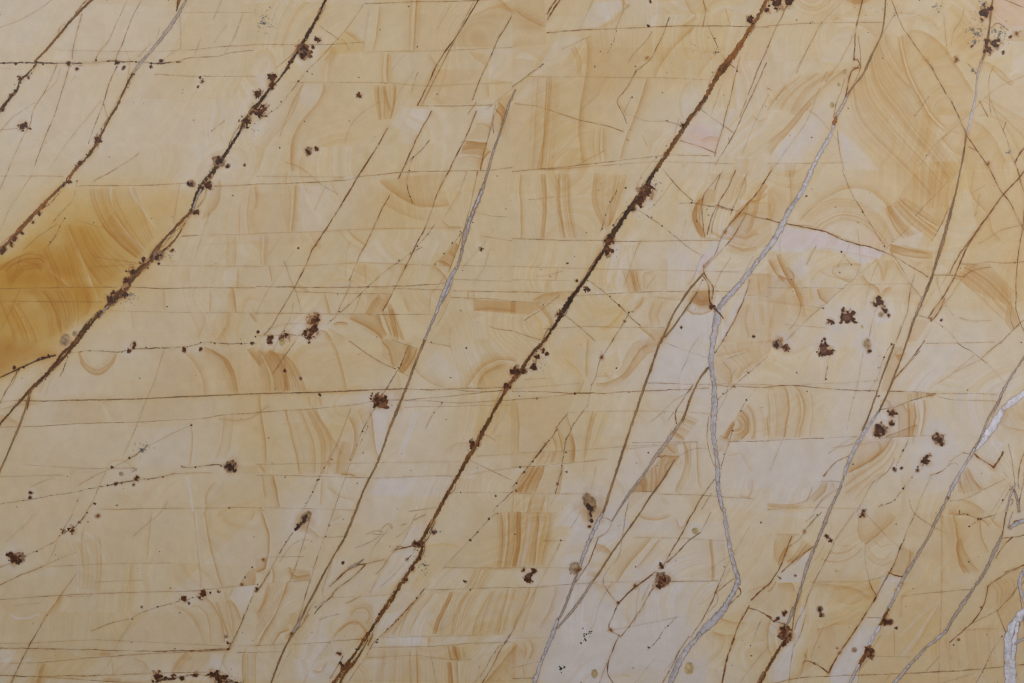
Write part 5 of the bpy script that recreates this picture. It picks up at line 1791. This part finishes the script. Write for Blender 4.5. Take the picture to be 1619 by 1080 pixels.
# ------------------------------------------------------------------ filled veins  (x y width, mm)
def V(kind, s, seed, label=None, beads=0.0):
    P = [float(v) for v in s.split()]
    if kind in 'bok': strands(P, seed)
    vein(P, kind, seed, label, beads)
V('t', "40 634 1.3  60 634 1.8  175 632 1.9  300 627 1.8  405 623 1.8  530 619 2.0  605 616 1.9  645 614 1.8", 1, "long straight horizontal brown vein")
V('g', "294 0 4  280 25 5  267 45 6  255 62 6  240 80 5.5  222 100 5  207 120 4", 2, "pale grey upper length of vein at the top left")
V('b', "284 -2 4 281 8 4.5 279 17 2", 3)
V('b', "209 117 4  197 142 3.4  185 170 4  170 192 4  162 210 5  152 230 6  140 246 5", 4)
V('o', "140 246 4  125 262 5  116 270 5  107 285 6  85 307 5.5  60 332 6  32 362 6  15 380 7  0 397 8", 5, "rusty vein with dark ore beads beside the ochre patch", .55)
V('b', "144 0 4  122 21 4.5  100 47 4  75 77 3.5  55 97 2.6", 6)
V('k', "57 97 2.4  58 103 2.6  47 112 3.5  38 123 4.5  30 127 3.5  27 136 3  31 140 3  15 155 4  0 175 5", 7, None, .3)
V('t', "47 617 2.4  42 640 3  30 675 3.4  15 710 3.2  0 745 3", 8)
V('b', "0 597 2.2  12 592 2.4  32 582 2.6  62 568 2.8  87 562 3", 9, None, .35)
V('k', "515 0 3.6  505 20 5  491 47 5.5  477 72 6  464 92 4.5  450 114 3.6  437 132 3.2  425 142 4.5  412 162 5  400 172 7  387 192 7  375 215 5.5  357 242 6.5  345 260 8", 10, "dark brown upper length of the thick left diagonal vein", .12)
V('k', "345 260 8  335 275 8  322 290 10  310 310 8  302 335 5", 11, "dark forked length of the left diagonal vein")
V('g', "317 300 4  311 315 4  305 330 5", 12)
V('b', "302 335 5  290 347 5  277 360 5  262 376 4.5  248 394 6  242 405 8", 13)
V('b', "287 362 1.8  280 375 2.4  270 386 2.8  260 395 3.4  252 402 5", 14)
V('b', "242 405 8  230 418 9  217 430 11  205 446 10  197 455 12  188 468 10  180 475 12  168 487 7", 15, "thick rusty length of the left diagonal vein below the ochre patch", .5)
V('g', "170 485 4  163 493 5  157 501 4", 16)
V('b', "160 493 6  150 503 8  137 517 8  125 535 10  117 545 10  100 562 9  85 580 8", 17, None, .22)
V('b', "85 580 7.5  68 598 7  52 612 6  38 628 4.6  27 640 3.6  12 656 3.2  0 670 3", 18)
V('g', "815 142 3  805 165 3.5  795 197 4.5  787 220 4  780 240 4.4  772 270 5  762 302 7  755 318 8  747 337 7.5  737 367 8  732 388 6  730 400 5  724 420 5", 19, "pale upper length of the white centre vein")
V('w', "762 302 5  755 318 5.5  747 337 5  740 360 5", 20)
V('w', "722 423 7  716 432 10  710 442 7  704 456 6  697 475 6  687 502 6  679 520 5  671 539 4.5", 21, "white length of the centre vein")
V('w', "715 440 5  710 455 5  703 472 4  699 478 2", 22)
V('t', "671 539 4.6  655 580 4.4  642 615 4.2  627 650 4.2  612 690 4  597 732 4  577 770 3.6  562 809 3.2  553 832 4  545 850 5  535 868 4.6  527 880 2.6", 23)
V('t', "527 880 3  505 920 3.4  497 938 4  490 950 3  475 980 3  462 1002 4  445 1035 3.6  429 1080 3.4", 24)
V('g', "479 972 2  474 982 5  467 995 6  461 1003 4", 25)
V('g', "575 885 2  565 893 5  553 898 3", 26)
# centre diagonal
V('o', "1212 0 6  1200 25 7  1185 47 8  1170 72 10  1158 88 9  1145 105 11  1130 127 10  1115 155 7.5", 27, "wide golden brown top length of the main diagonal vein", .22)
V('b', "1115 155 7  1100 175 7.5  1082 200 7.5  1067 222 7  1052 247 7.5  1037 269 6.5", 28, None, .2)
V('k', "1037 269 6.5  1030 280 8  1020 296 9  1010 312 11  995 330 9  977 357 8.5  962 382 8.5  952 400 7", 29, "blackest length of the main diagonal vein", .5)
V('k', "952 400 6  935 427 5.5  920 450 5.5  905 467 7  892 490 9  880 510 7.5  862 537 6.5", 30, None, .3)
V('b', "862 537 6.5  852 547 5  842 557 6  832 572 5  825 585 6  810 602 6.5  802 612 7.5  780 652 5.5  757 695 6.5", 31, None, .12)
V('b', "757 695 6  740 725 6.5  725 752 6.5  705 785 6  692 810 5.5  677 835 5.5  667 855 6", 32)
V('b', "667 855 5  669 865 5  665 878 5.5  647 902 6.5  632 927 6.5  612 957 6.5  590 990 6.5  575 1012 6", 33, None, .05)
V('b', "575 1012 6  557 1040 6  545 1054 8  537 1066 6  524 1084 5", 34, None, .2)
V('b', "581 1012 2.2  573 1028 3  562 1045 4  549 1058 6  540 1070 3  536 1085 3", 35)
V('t', "590 1003 2  582 1020 2", 36)
# right big white vein
V('t', "1400 0 2.4  1398 32 2.6  1394 57 2.8  1376 92 3.4  1366 117 3.2  1349 137 4  1341 149 5", 37)
V('g', "1341 149 4.5  1336 160 6  1328 174 6.5  1321 187 5", 38)
V('o', "1322 186 5  1320 193 7  1318 200 5", 39)
V('w', "1318 200 6  1314 212 7  1299 237 8  1284 267 8  1266 307 9.5  1246 335 10  1236 357 10  1224 380 9.5  1210 398 9  1195 417 9  1180 437 10  1160 460 11  1148 472 11  1137 487 8  1131 493 4", 40, "broad white upper length of the right vein")
V('w', "1136 492 12  1134 505 15  1131 518 13  1127 539 11  1125 555 10  1124 577 10.5  1129 607 9.5  1130 640 10.5  1127 680 9.5  1131 710 9  1135 740 9.5  1135 770 8.5  1138 788 9  1144 808 7", 41, "nearly vertical white length of the right vein")
V('b', "1121 474 2  1125 482 3.4  1129 489 4.6  1138 495 2.4 1143 503 2", 42)
V('w', "1144 806 6.5  1150 842 8  1156 877 9  1162 898 7  1166 912 8.5  1167 922 9", 43)
V('w', "1166 918 9  1161 936 10  1145 962 11  1135 975 13  1122 987 14  1112 997 11  1105 1004 9", 44, "widest white bend at the foot of the right vein")
V('w', "1106 1003 9  1090 1022 9  1080 1037 9  1072 1050 10  1060 1080 12", 45)
V('t', "1112 432 3  1098 448 3.4  1085 465 3.6  1075 480 4  1065 495 4  1057 512 4  1050 530 3.6  1044 542 4", 46)
V('t', "1102 462 2.6  1085 487 3.2  1065 517 3.4  1052 533 3", 47)
V('t', "1046 536 5  1036 562 4  1030 582 4.2  1017 617 4  1002 662 4.2  987 707 3.8  972 752 3.6  957 800 3.4  952 812 3.2", 48)
V('w', "952 812 4  946 824 9  938 838 7  927 865 6.5  918 890 5.5  912 908 4", 49)
V('g', "912 908 4  902 935 5  892 962 4.5  885 977 5  880 985 4", 50)
V('w', "882 980 5  875 1000 8  866 1022 6.5  860 1035 6.5  852 1056 7  845 1080 8", 51)
V('t', "1119 582 4  1105 600 3.6  1098 616 3.6  1090 632 3.4  1085 650 3  1078 666 4.5", 52)
V('g', "1078 666 4.5  1068 679 5.5  1060 690 6  1048 707 5.5  1040 717 6  1030 732 4.5  1020 747 4.6  1008 764 5  997 777 4  977 809 3.6  968 824 3", 53)
V('t', "1067 727 2.2  1047 760 2.8  1025 790 2.6  1012 812 2.6  990 842 3  967 875 3.2  950 902 3.4  937 919 3.6", 54)
V('g', "937 919 3.6  925 938 4  915 952 4.6  900 972 4.6  890 983 4  882 993 3", 55)
# far right veins
V('t', "1569 0 3  1564 45 3.6  1560 70 5  1556 87 3.4  1550 104 3.4", 56)
V('g', "1552 96 4  1546 116 5  1544 126 3", 57)
V('w', "1544 126 2.6 1543 148 3.4  1541 162 5  1536 178 5  1534 195 4.6  1528 213 3.4", 58)
V('t', "1528 213 3.4  1524 240 3.2  1518 270 3.2  1509 315 3.8  1501 345 5.5  1491 380 5.5  1481 412 5  1471 445 4.8  1459 475 4.6  1452 492 5  1446 502 3.6  1435 539 3.4", 59)
V('g', "1459 470 3  1452 488 4  1444 510 3", 60)
V('t', "1434 540 3.4  1425 566 3  1415 592 3.2  1405 618 3  1397 636 3  1389 652 3.6", 61)
V('w', "1388 652 5  1380 664 6  1364 685 8  1360 694 8  1349 715 6.5  1341 733 6.5  1336 747 7  1331 762 5  1329 770 5.5", 62)
V('g', "1329 770 5.5  1320 790 5  1311 807 5.6  1309 815 5.6  1300 838 6  1291 860 6.5  1283 878 6  1274 900 5.6  1264 940 4.5  1256 962 4", 63)
V('t', "1414 545 3  1404 572 3.2  1396 592 3.2  1389 612 3  1382 634 3  1374 657 3.2  1364 680 3.4", 64)
V('g', "1254 962 5  1249 978 6  1244 988 5", 65)
V('b', "1240 1012 4  1232 1026 4.5  1222 1042 5  1214 1056 5.5  1200 1085 5", 66)
V('t', "1262 940 2  1256 968 2  1250 1010 2.4", 67)
V('g', "1619 565 4.5  1604 587 4.4  1596 600 5  1589 612 5.5  1580 630 5  1571 647 5  1562 662 4  1556 680 4  1548 695 4  1541 710 6  1536 718 6", 68)
V('bw', "1624 618 11  1611 628 11  1599 637 12  1590 642 11  1586 648 7", 69, "bright bluish white lens at the right edge")
V('bw', "1583 652 8  1577 662 11  1571 672 14  1564 683 13  1556 694 10  1550 703 8  1543 711 4", 70, "bright white swelling in the far right vein")
V('w', "1541 710 5.5  1532 726 6.5  1521 742 7  1510 762 7.5  1501 780 7  1498 788 6", 71)
V('g', "1498 786 6  1493 798 6  1486 811 6  1469 847 6.5  1460 862 6  1451 877 6.5  1431 910 6.5  1423 926 6.5", 72)
V('w', "1424 924 6.5  1414 945 7.5  1404 964 6.5", 73)
V('o', "1405 964 6  1400 973 8  1394 985 8  1390 992 4", 74)
V('bw', "1391 990 5  1385 1000 6  1377 1015 7  1373 1022 4", 75)
V('o', "1375 1022 7  1368 1032 9  1362 1045 6  1357 1053 3.4", 76)
V('w', "1358 1052 4.6  1350 1068 6  1342 1084 6", 77)
V('t', "1591 810 2.2  1587 832 2.4  1584 847 3", 78)
V('g', "1584 847 4  1578 860 6.5  1571 875 7  1564 890 5.5  1559 902 6.5  1552 914 7  1536 935 6  1514 967 6.5  1505 982 5  1494 1000 5.5", 79)
V('w', "1495 998 6  1488 1006 7  1474 1015 6  1460 1028 6  1449 1040 6.5  1436 1054 6.5  1421 1072 6  1410 1086 6", 80)
V('bw', "1630 955 8  1617 968 12  1607 982 12  1598 996 14  1594 1012 14  1596 1032 15  1597 1052 17  1598 1085 20", 81, "thick white crystalline vein in the bottom right corner")
V('bw', "1610 985 8  1605 1003 8  1603 1020 8  1602 1040 7", 82)
V('w', "1625 895 9  1613 910 8  1611 925 6  1616 940 6  1622 960 6", 83)
V('g', "1612 808 5  1606 780 4 1601 770 2", 84)
V('w', "1640 1010 6  1615 1010 6  1606 1018 6", 85)
V('w', "1605 765 3 1597 785 5  1592 806 4", 86)
V('w', "1640 820 12 1612 824 9  1601 830 6  1598 836 3", 87)

# ------------------------------------------------------------------ mineral spots: tile kind x y r
SPOTS = """00 k 155 798 34/00 k 1283 515 16/00 k 1265 492 9/00 k 1250 550 9/00 G 1382 1020 40/00 k 1555 772 36/00 k 780 428 12/00 k 484 440 13/00 k 430 405 16
00 k 130 492 16/00 k 618 885 24/00 k 740 398 16/00 k 955 420 12/00 k 1020 388 12/00 k 1437 1052 13/00 k 1545 1045 9/00 k 180 490 10/00 k 15 690 14/00 k 505 1030 16/00 k 65 610 14
10 p 302 318 46/10 G 300 350 30/10 k 390 250 22/10 k 360 300 14/10 k 18 700 48/10 k 14 592 26/10 k 95 495 30/10 k 100 540 24/10 k 650 605 17/10 G 330 955 26/10 k 385 940 14/10 k 225 385 16/10 x 50 150 50
20 k 1507 128 32/20 k 874 12 9/20 k 862 165 8/20 x 1285 330 16/20 k 1075 792 18/20 k 1610 70 12/20 o 850 370 14/20 k 1310 440 12
30 k 1375 75 44/30 k 1447 272 30/30 k 1392 320 30/30 k 1290 295 11/30 o 1190 377 22/30 x 1295 190 34/30 x 1330 215 30/30 x 1310 262 24/30 t 485 455 13/30 t 450 532 12/30 t 405 665 17/30 x 1355 25 36
30 x 1060 40 40/30 x 1470 200 44/30 k 1390 260 22/30 k 60 25 40/30 k 130 5 34/30 k 0 70 20/30 k 1535 235 12/30 k 1490 330 10/30 o 1390 1040 16/30 x 1520 960 20/30 x 1300 440 14/30 k 1350 125 14/30 o 1570 215 14
01 G 1212 80 24/01 k 1242 262 20/01 k 830 640 24/01 k 905 556 14/01 k 882 580 11/01 k 720 770 20/01 k 690 815 24/01 k 785 790 22/01 G 1000 535 36/01 g 415 1062 30/01 g 472 1030 15/01 k 1090 505 13
01 k 1320 90 26/01 k 210 325 12/01 k 95 430 18/01 k 620 920 14/01 k 800 690 20/01 k 505 1045 20/01 k 70 468 18/01 k 1005 590 9/01 k 20 500 20/01 k 140 395 14/01 k 250 270 14/01 k 440 70 12/01 x 830 790 24
11 o 365 950 44/11 k 355 1005 36/11 k 345 1050 30/11 k 390 935 20/11 k 310 1025 24/11 k 187 1042 28/11 p 160 1060 20/11 k 95 1055 22/11 k 1420 500 14/11 k 10 1022 9/11 k 265 488 6
21 k 850 130 46/21 k 810 190 34/21 k 765 235 20/21 k 618 430 28/21 k 605 512 24/21 s 468 742 15/21 k 408 695 11/21 k 1258 862 20/21 k 1070 987 10/21 k 1525 1048 9/21 o 710 955 10/21 x 905 90 30/21 o 1345 390 14/21 o 678 855 8/21 k 300 900 22/21 k 390 780 14
31 s 500 930 36/31 k 400 952 22/31 k 540 902 14/31 k 478 878 14/31 k 698 838 34/31 k 740 885 20/31 k 765 915 14/31 g 715 910 18/31 t 597 990 11/31 k 358 1063 12/31 g 628 1080 20/31 k 78 1072 18/31 k 243 160 6/31 k 427 232 6/31 k 1100 945 9/31 o 1030 935 10
02 k 848 30 22/02 k 822 58 14/02 p 1165 48 17/02 k 1270 48 11/02 G 1460 795 40/02 k 192 955 12/02 k 192 985 12/02 k 735 902 13/02 k 860 868 20/02 k 845 900 13/02 g 768 838 15/02 k 710 798 9/02 k 596 1025 9/02 k 1210 530 8/02 x 900 690 36/02 k 1595 12 10/02 g 405 5 26/02 k 90 165 10/02 x 860 810 22
12 p 782 370 52/12 k 768 400 22/12 k 795 365 22/12 k 727 362 9/12 k 828 382 9/12 k 280 233 11/12 k 1590 285 26/12 k 1372 650 24/12 k 1405 650 14/12 k 390 875 7/12 k 400 338 8/12 k 480 748 6/12 k 180 185 10/12 k 90 5 16/12 k 335 5 10/12 t 165 5 22
22 k 155 100 26/22 k 135 160 20/22 k 190 50 20/22 k 15 190 32/22 k 222 80 12/22 k 75 190 18/22 o 566 102 15/22 D 485 1040 64/22 k 660 168 6/22 k 860 703 6/22 k 1117 378 8/22 k 345 825 7/22 k 1405 283 7/22 o 285 900 10/22 k 395 330 7
32 G 62 20 32/32 p 118 45 26/32 s 355 52 34/32 k 400 60 20/32 k 325 75 15/32 k 345 25 14/32 g 630 20 24/32 k 640 60 14/32 k 785 448 24/32 G 715 560 44/32 k 690 590 26/32 G 783 518 17/32 G 1078 618 38/32 k 1100 650 14/32 k 1000 752 34/32 G 803 810 16/32 k 843 800 12/32 G 945 816 12/32 k 700 345 8/32 k 610 1072 14/32 o 1140 990 12
03 k 397 122 17/03 k 460 115 22/03 G 112 288 40/03 k 62 265 22/03 k 85 300 26/03 o 620 22 15/03 k 1163 545 25/03 k 1283 520 28/03 k 1380 501 12/03 k 1330 510 8/03 k 1195 575 9/03 k 897 600 10/03 g 1430 785 11/03 k 1445 830 12/03 k 1380 1045 44/03 k 1340 1030 26/03 k 1420 1050 28/03 k 1000 1040 30/03 k 1095 1035 18/03 k 1240 1028 17/03 o 1530 455 12/03 k 1442 865 8/03 k 500 62 10/03 k 1150 1048 14
13 E 305 45 46/13 p 1015 200 26/13 k 1125 128 14/13 k 522 893 20/13 k 540 962 16/13 k 955 300 14/13 k 1320 437 9/13 k 1355 490 8/13 k 945 430 18/13 k 548 320 9/13 k 605 970 14/13 k 990 360 18/13 k 1030 290 14/13 x 760 820 14/13 o 222 768 12/13 k 5 490 14/13 o 45 300 14/13 x 1060 330 24/13 k 1472 42 9/13 k 1355 175 8/13 x 1140 120 18
23 k 487 90 11/23 g 395 355 38/23 o 418 365 18/23 s 100 400 26/23 k 135 375 18/23 k 70 365 15/23 k 108 440 18/23 G 948 425 50/23 k 925 470 24/23 p 960 430 28/23 k 940 340 16/23 z 455 790 38/23 z 480 760 30/23 t 520 1020 24/23 t 1118 990 34/23 o 622 745 15/23 t 1155 118 20/23 z 305 985 26/23 o 775 465 14/23 o 668 572 12
33 k 605 20 20/33 k 372 153 15/33 k 398 180 15/33 G 330 612 20/33 G 340 648 17/33 p 100 760 40/33 k 95 740 26/33 p 130 785 26/33 k 102 636 16/33 k 55 680 15/33 p 768 690 26/33 p 650 895 28/33 g 548 870 18/33 k 813 730 9/33 k 175 400 9/33 o 230 125 14/33 o 1207 805 10/33 k 73 415 8/33 o 455 888 10/33 t 810 495 12/33 k 105 830 18/33 k 740 690 20/33 k 625 870 18/33 o 437 860 8/33 g 1530 95 14/33 o 1350 600 8"""
k = 0
for s in SPOTS.replace('\n', '/').split('/'):
    t, kind, x, y, r = s.split(); k += 1
    p = pts(t, [float(x), float(y)])[0]
    spot(p[0], p[1], float(r)/4*1.0, kind, 3000+k)
# fine specks of ore, too many to count
speck_id = new_part('ore_specks', 'iron', 'fine scattered dark ore specks'); 
g_ = np.random.default_rng(99)
for k in range(330):
    x, y = g_.uniform(-MX, W0+MX), g_.uniform(-MY, H0+MY)
    blot(x, y, g_.choice([.7, .9, 1.2, 1.6], p=[.4, .35, .2, .05]), g_.uniform(.8, 1.25), lin(64, 46, 34), speck_id, 1.1, .8, alpha=g_.uniform(.55, 1))
fuzz = g_.integers(0, 1)
for (cx, cy, sx, sy, n) in ((207, 474, 9, 7, 26), (268, 402, 6, 5, 14), (1028, 300, 8, 12, 34), (1000, 332, 6, 6, 16), (665, 895, 7, 10, 40), (845, 570, 9, 9, 26),
                            (420, 33, 9, 14, 30), (1100, 80, 6, 6, 10), (968, 395, 5, 8, 12), (90, 880, 4, 4, 6), (1545, 50, 14, 14, 40), (1585, 55, 14, 10, 30),
                            (402, 210, 4, 6, 10), (740, 715, 5, 6, 8), (600, 610, 12, 6, 0), (1400, 15, 20, 8, 12), (365, 1072, 10, 5, 14), (227, 707, 7, 6, 18)):
    for k in range(n):
        blot(cx+g_.normal(0, sx), cy+g_.normal(0, sy), g_.uniform(.5, 1.0), 1, lin(92, 80, 74), speck_id, 1.2, 1, alpha=.6)

# ------------------------------------------------------------------ colour of every cell
WHITE = lin(189, 177, 166)
kY = np.array([0.04, 0.245, 0.90], np.float32); kB = np.array([0.25, 0.57, 1.08], np.float32)
SYc = np.maximum(SY, -0.06); SBc = np.clip(SB + 0.09*SY, -0.25, 2.2)
SBc = np.where(SBc > 1.1, 1.1+(SBc-1.1)*.45, SBc)
tone = 1+0.018*N9+0.014*N20+0.02*N45+0.015*N2
COL = WHITE*tone[..., None]*np.exp(-(SYc[..., None]*kY+SBc[..., None]*kB))
COL *= 1 - np.clip(PK, 0, 1)[..., None]*np.array([0.0, 0.21, 0.05], np.float32)
cool = np.clip((0.17-SY)/0.2, 0, 1)[..., None]*np.clip((X-500)/500, 0, 1)[..., None]
COL *= 1 - cool*np.array([0.045, 0.040, 0.012], np.float32)
COL[..., 0] *= np.exp(-0.05*np.clip(SY-.8, 0, 3))
a = OA[..., None]; COL = COL*(1-a) + OV*a
LIGHT = 0.89                              # pigments are stated as photographed; this turns them into reflectance
COL = np.clip(COL/LIGHT, 0.002, 0.92).astype(np.float32)

# ------------------------------------------------------------------ materials
def material(name, rough, grain, bump):
    m = bpy.data.materials.new(name); m.use_nodes = True; nt = m.node_tree; nd = nt.nodes; lk = nt.links
    b = nd['Principled BSDF']
    at = nd.new('ShaderNodeAttribute'); at.attribute_name = 'mineral_tint'
    tc = nd.new('ShaderNodeTexCoord')
    n1_ = nd.new('ShaderNodeTexNoise'); n1_.inputs['Scale'].default_value = 420; n1_.inputs['Detail'].default_value = 3
    n2_ = nd.new('ShaderNodeTexNoise'); n2_.inputs['Scale'].default_value = 60; n2_.inputs['Detail'].default_value = 5
    lk.new(tc.outputs['Object'], n1_.inputs['Vector']); lk.new(tc.outputs['Object'], n2_.inputs['Vector'])
    ad = nd.new('ShaderNodeMath'); ad.operation = 'ADD'; lk.new(n1_.outputs['Fac'], ad.inputs[0]); lk.new(n2_.outputs['Fac'], ad.inputs[1])
    mr = nd.new('ShaderNodeMapRange'); mr.inputs['From Min'].default_value = .5; mr.inputs['From Max'].default_value = 1.5
    mr.inputs['To Min'].default_value = 1-grain; mr.inputs['To Max'].default_value = 1+grain
    lk.new(ad.outputs[0], mr.inputs['Value'])
    sc = nd.new('ShaderNodeVectorMath'); sc.operation = 'SCALE'
    lk.new(at.outputs['Color'], sc.inputs[0]); lk.new(mr.outputs[0], sc.inputs['Scale'])
    lk.new(sc.outputs[0], b.inputs['Base Color'])
    b.inputs['Roughness'].default_value = rough; b.inputs['Specular IOR Level'].default_value = 0.25
    if bump:
        bp = nd.new('ShaderNodeBump'); bp.inputs['Strength'].default_value = bump; bp.inputs['Distance'].default_value = 0.0006
        lk.new(n1_.outputs['Fac'], bp.inputs['Height']); lk.new(bp.outputs[0], b.inputs['Normal'])
    return m
MAT = {'stone': material('honed_sandstone', .55, .075, .0), 'iron': material('iron_ore', .5, .16, .35), 'calcite': material('calcite', .35, .08, .2)}

# ------------------------------------------------------------------ thing and parts
root = bpy.data.objects.new('stone_panel', None); scn.collection.objects.link(root)
root.location = (0, 0, -(H0/2+MY)*MM)
root['label'] = 'cream and ochre banded polished stone panel crossed by brown and white diagonal veins'
root['category'] = 'stone panel'
root.empty_display_size = 0.1

# at most 100 of a kind stay separate, the rest becomes one part
mask_n = np.bincount(ID.ravel(), minlength=len(parts)+1)
remap = np.arange(len(parts)+1)
for nm, rest in (('hairline_crack', 'fine_cracks'), ('mineral_spot', 'small_mineral_spots')):
    ids = [p[0] for p in parts if p[1] == nm]
    ids.sort(key=lambda i: -mask_n[i])
    rest_id = new_part(rest, 'iron', {'fine_cracks': 'faintest of the hairline cracks', 'small_mineral_spots': 'smallest of the dark mineral spots'}[rest])
    remap = np.append(remap, rest_id)
    for i in ids[99:]: remap[i] = rest_id
ID = remap[ID]

CID = ID[:-1, :-1].ravel()
VX = (X-np.float32(W0/2))*np.float32(MM); VZ = (np.float32(H0)-Y)*np.float32(MM) + np.float32(MY*MM)
VXf, VZf = VX.ravel(), VZ.ravel(); COLf = COL.reshape(-1, 3)
cell = np.arange((NY-1)*(NX-1)); cj = cell//(NX-1); ci = cell % (NX-1); v0 = cj*NX+ci
order = np.argsort(CID, kind='stable'); sid = CID[order]
starts = np.searchsorted(sid, np.arange(len(parts)+2))

def build(name, cells, mat, label=None, kind=None, skirt=False):
    a_ = v0[cells]
    quads = np.stack([a_, a_+NX, a_+NX+1, a_+1], 1)             # seen from -y
    uv_, inv = np.unique(quads, return_inverse=True); inv = inv.reshape(-1, 4)
    co = np.zeros((len(uv_), 3), np.float32); co[:, 0] = VXf[uv_]; co[:, 2] = VZf[uv_]
    col = COLf[uv_]
    if skirt:                                                    # sawn edges of the slab
        T = 0.03
        ring = np.r_[np.arange(NX), np.arange(1, NY)*NX+NX-1, (NY-1)*NX+np.arange(NX-2, -1, -1), np.arange(NY-2, 0, -1)*NX]
        rx, rz = VXf[ring], VZf[ring]; n0 = len(co); nr = len(ring)
        front = np.stack([rx, rx*0, rz], 1); back = front.copy(); back[:, 1] = T
        co = np.vstack([co, front, back]).astype(np.float32); cr = COLf[ring]; col = np.vstack([col, cr, cr])
        i = np.arange(nr); j = (i+1) % nr
        q = np.stack([n0+i, n0+j, n0+nr+j, n0+nr+i], 1)
        b4 = np.array([[n0+nr, n0+nr+NX-1, n0+nr+NX+NY-2, n0+nr+2*NX+NY-3]])
        inv = np.vstack([inv, q, b4])
    me = bpy.data.meshes.new(name)
    me.vertices.add(len(co)); me.vertices.foreach_set('co', co.ravel())
    nf = len(inv); me.loops.add(nf*4); me.polygons.add(nf)
    me.loops.foreach_set('vertex_index', inv.astype(np.int32).ravel())
    me.polygons.foreach_set('loop_start', (np.arange(nf)*4).astype(np.int32))
    me.update(calc_edges=True)
    ca = me.color_attributes.new('mineral_tint', 'FLOAT_COLOR', 'POINT')
    ca.data.foreach_set('color', np.hstack([col, np.ones((len(col), 1), np.float32)]).astype(np.float32).ravel())
    me.materials.append(MAT[mat])
    o = bpy.data.objects.new(name, me); scn.collection.objects.link(o); o.parent = root
    if label: o['label'] = label
    if kind: o['kind'] = kind
    return o

build('stone_face', order[starts[0]:starts[1]], 'stone', skirt=True)
for p in parts:
    cs = order[starts[p[0]]:starts[p[0]+1]]
    if len(cs) < 4: continue
    stuff = p[1] in ('fine_cracks', 'small_mineral_spots', 'ore_specks')
    build(p[1], cs, p[3], p[2], 'stuff' if stuff else None)
print('parts', len(parts), 'cells', len(cell))
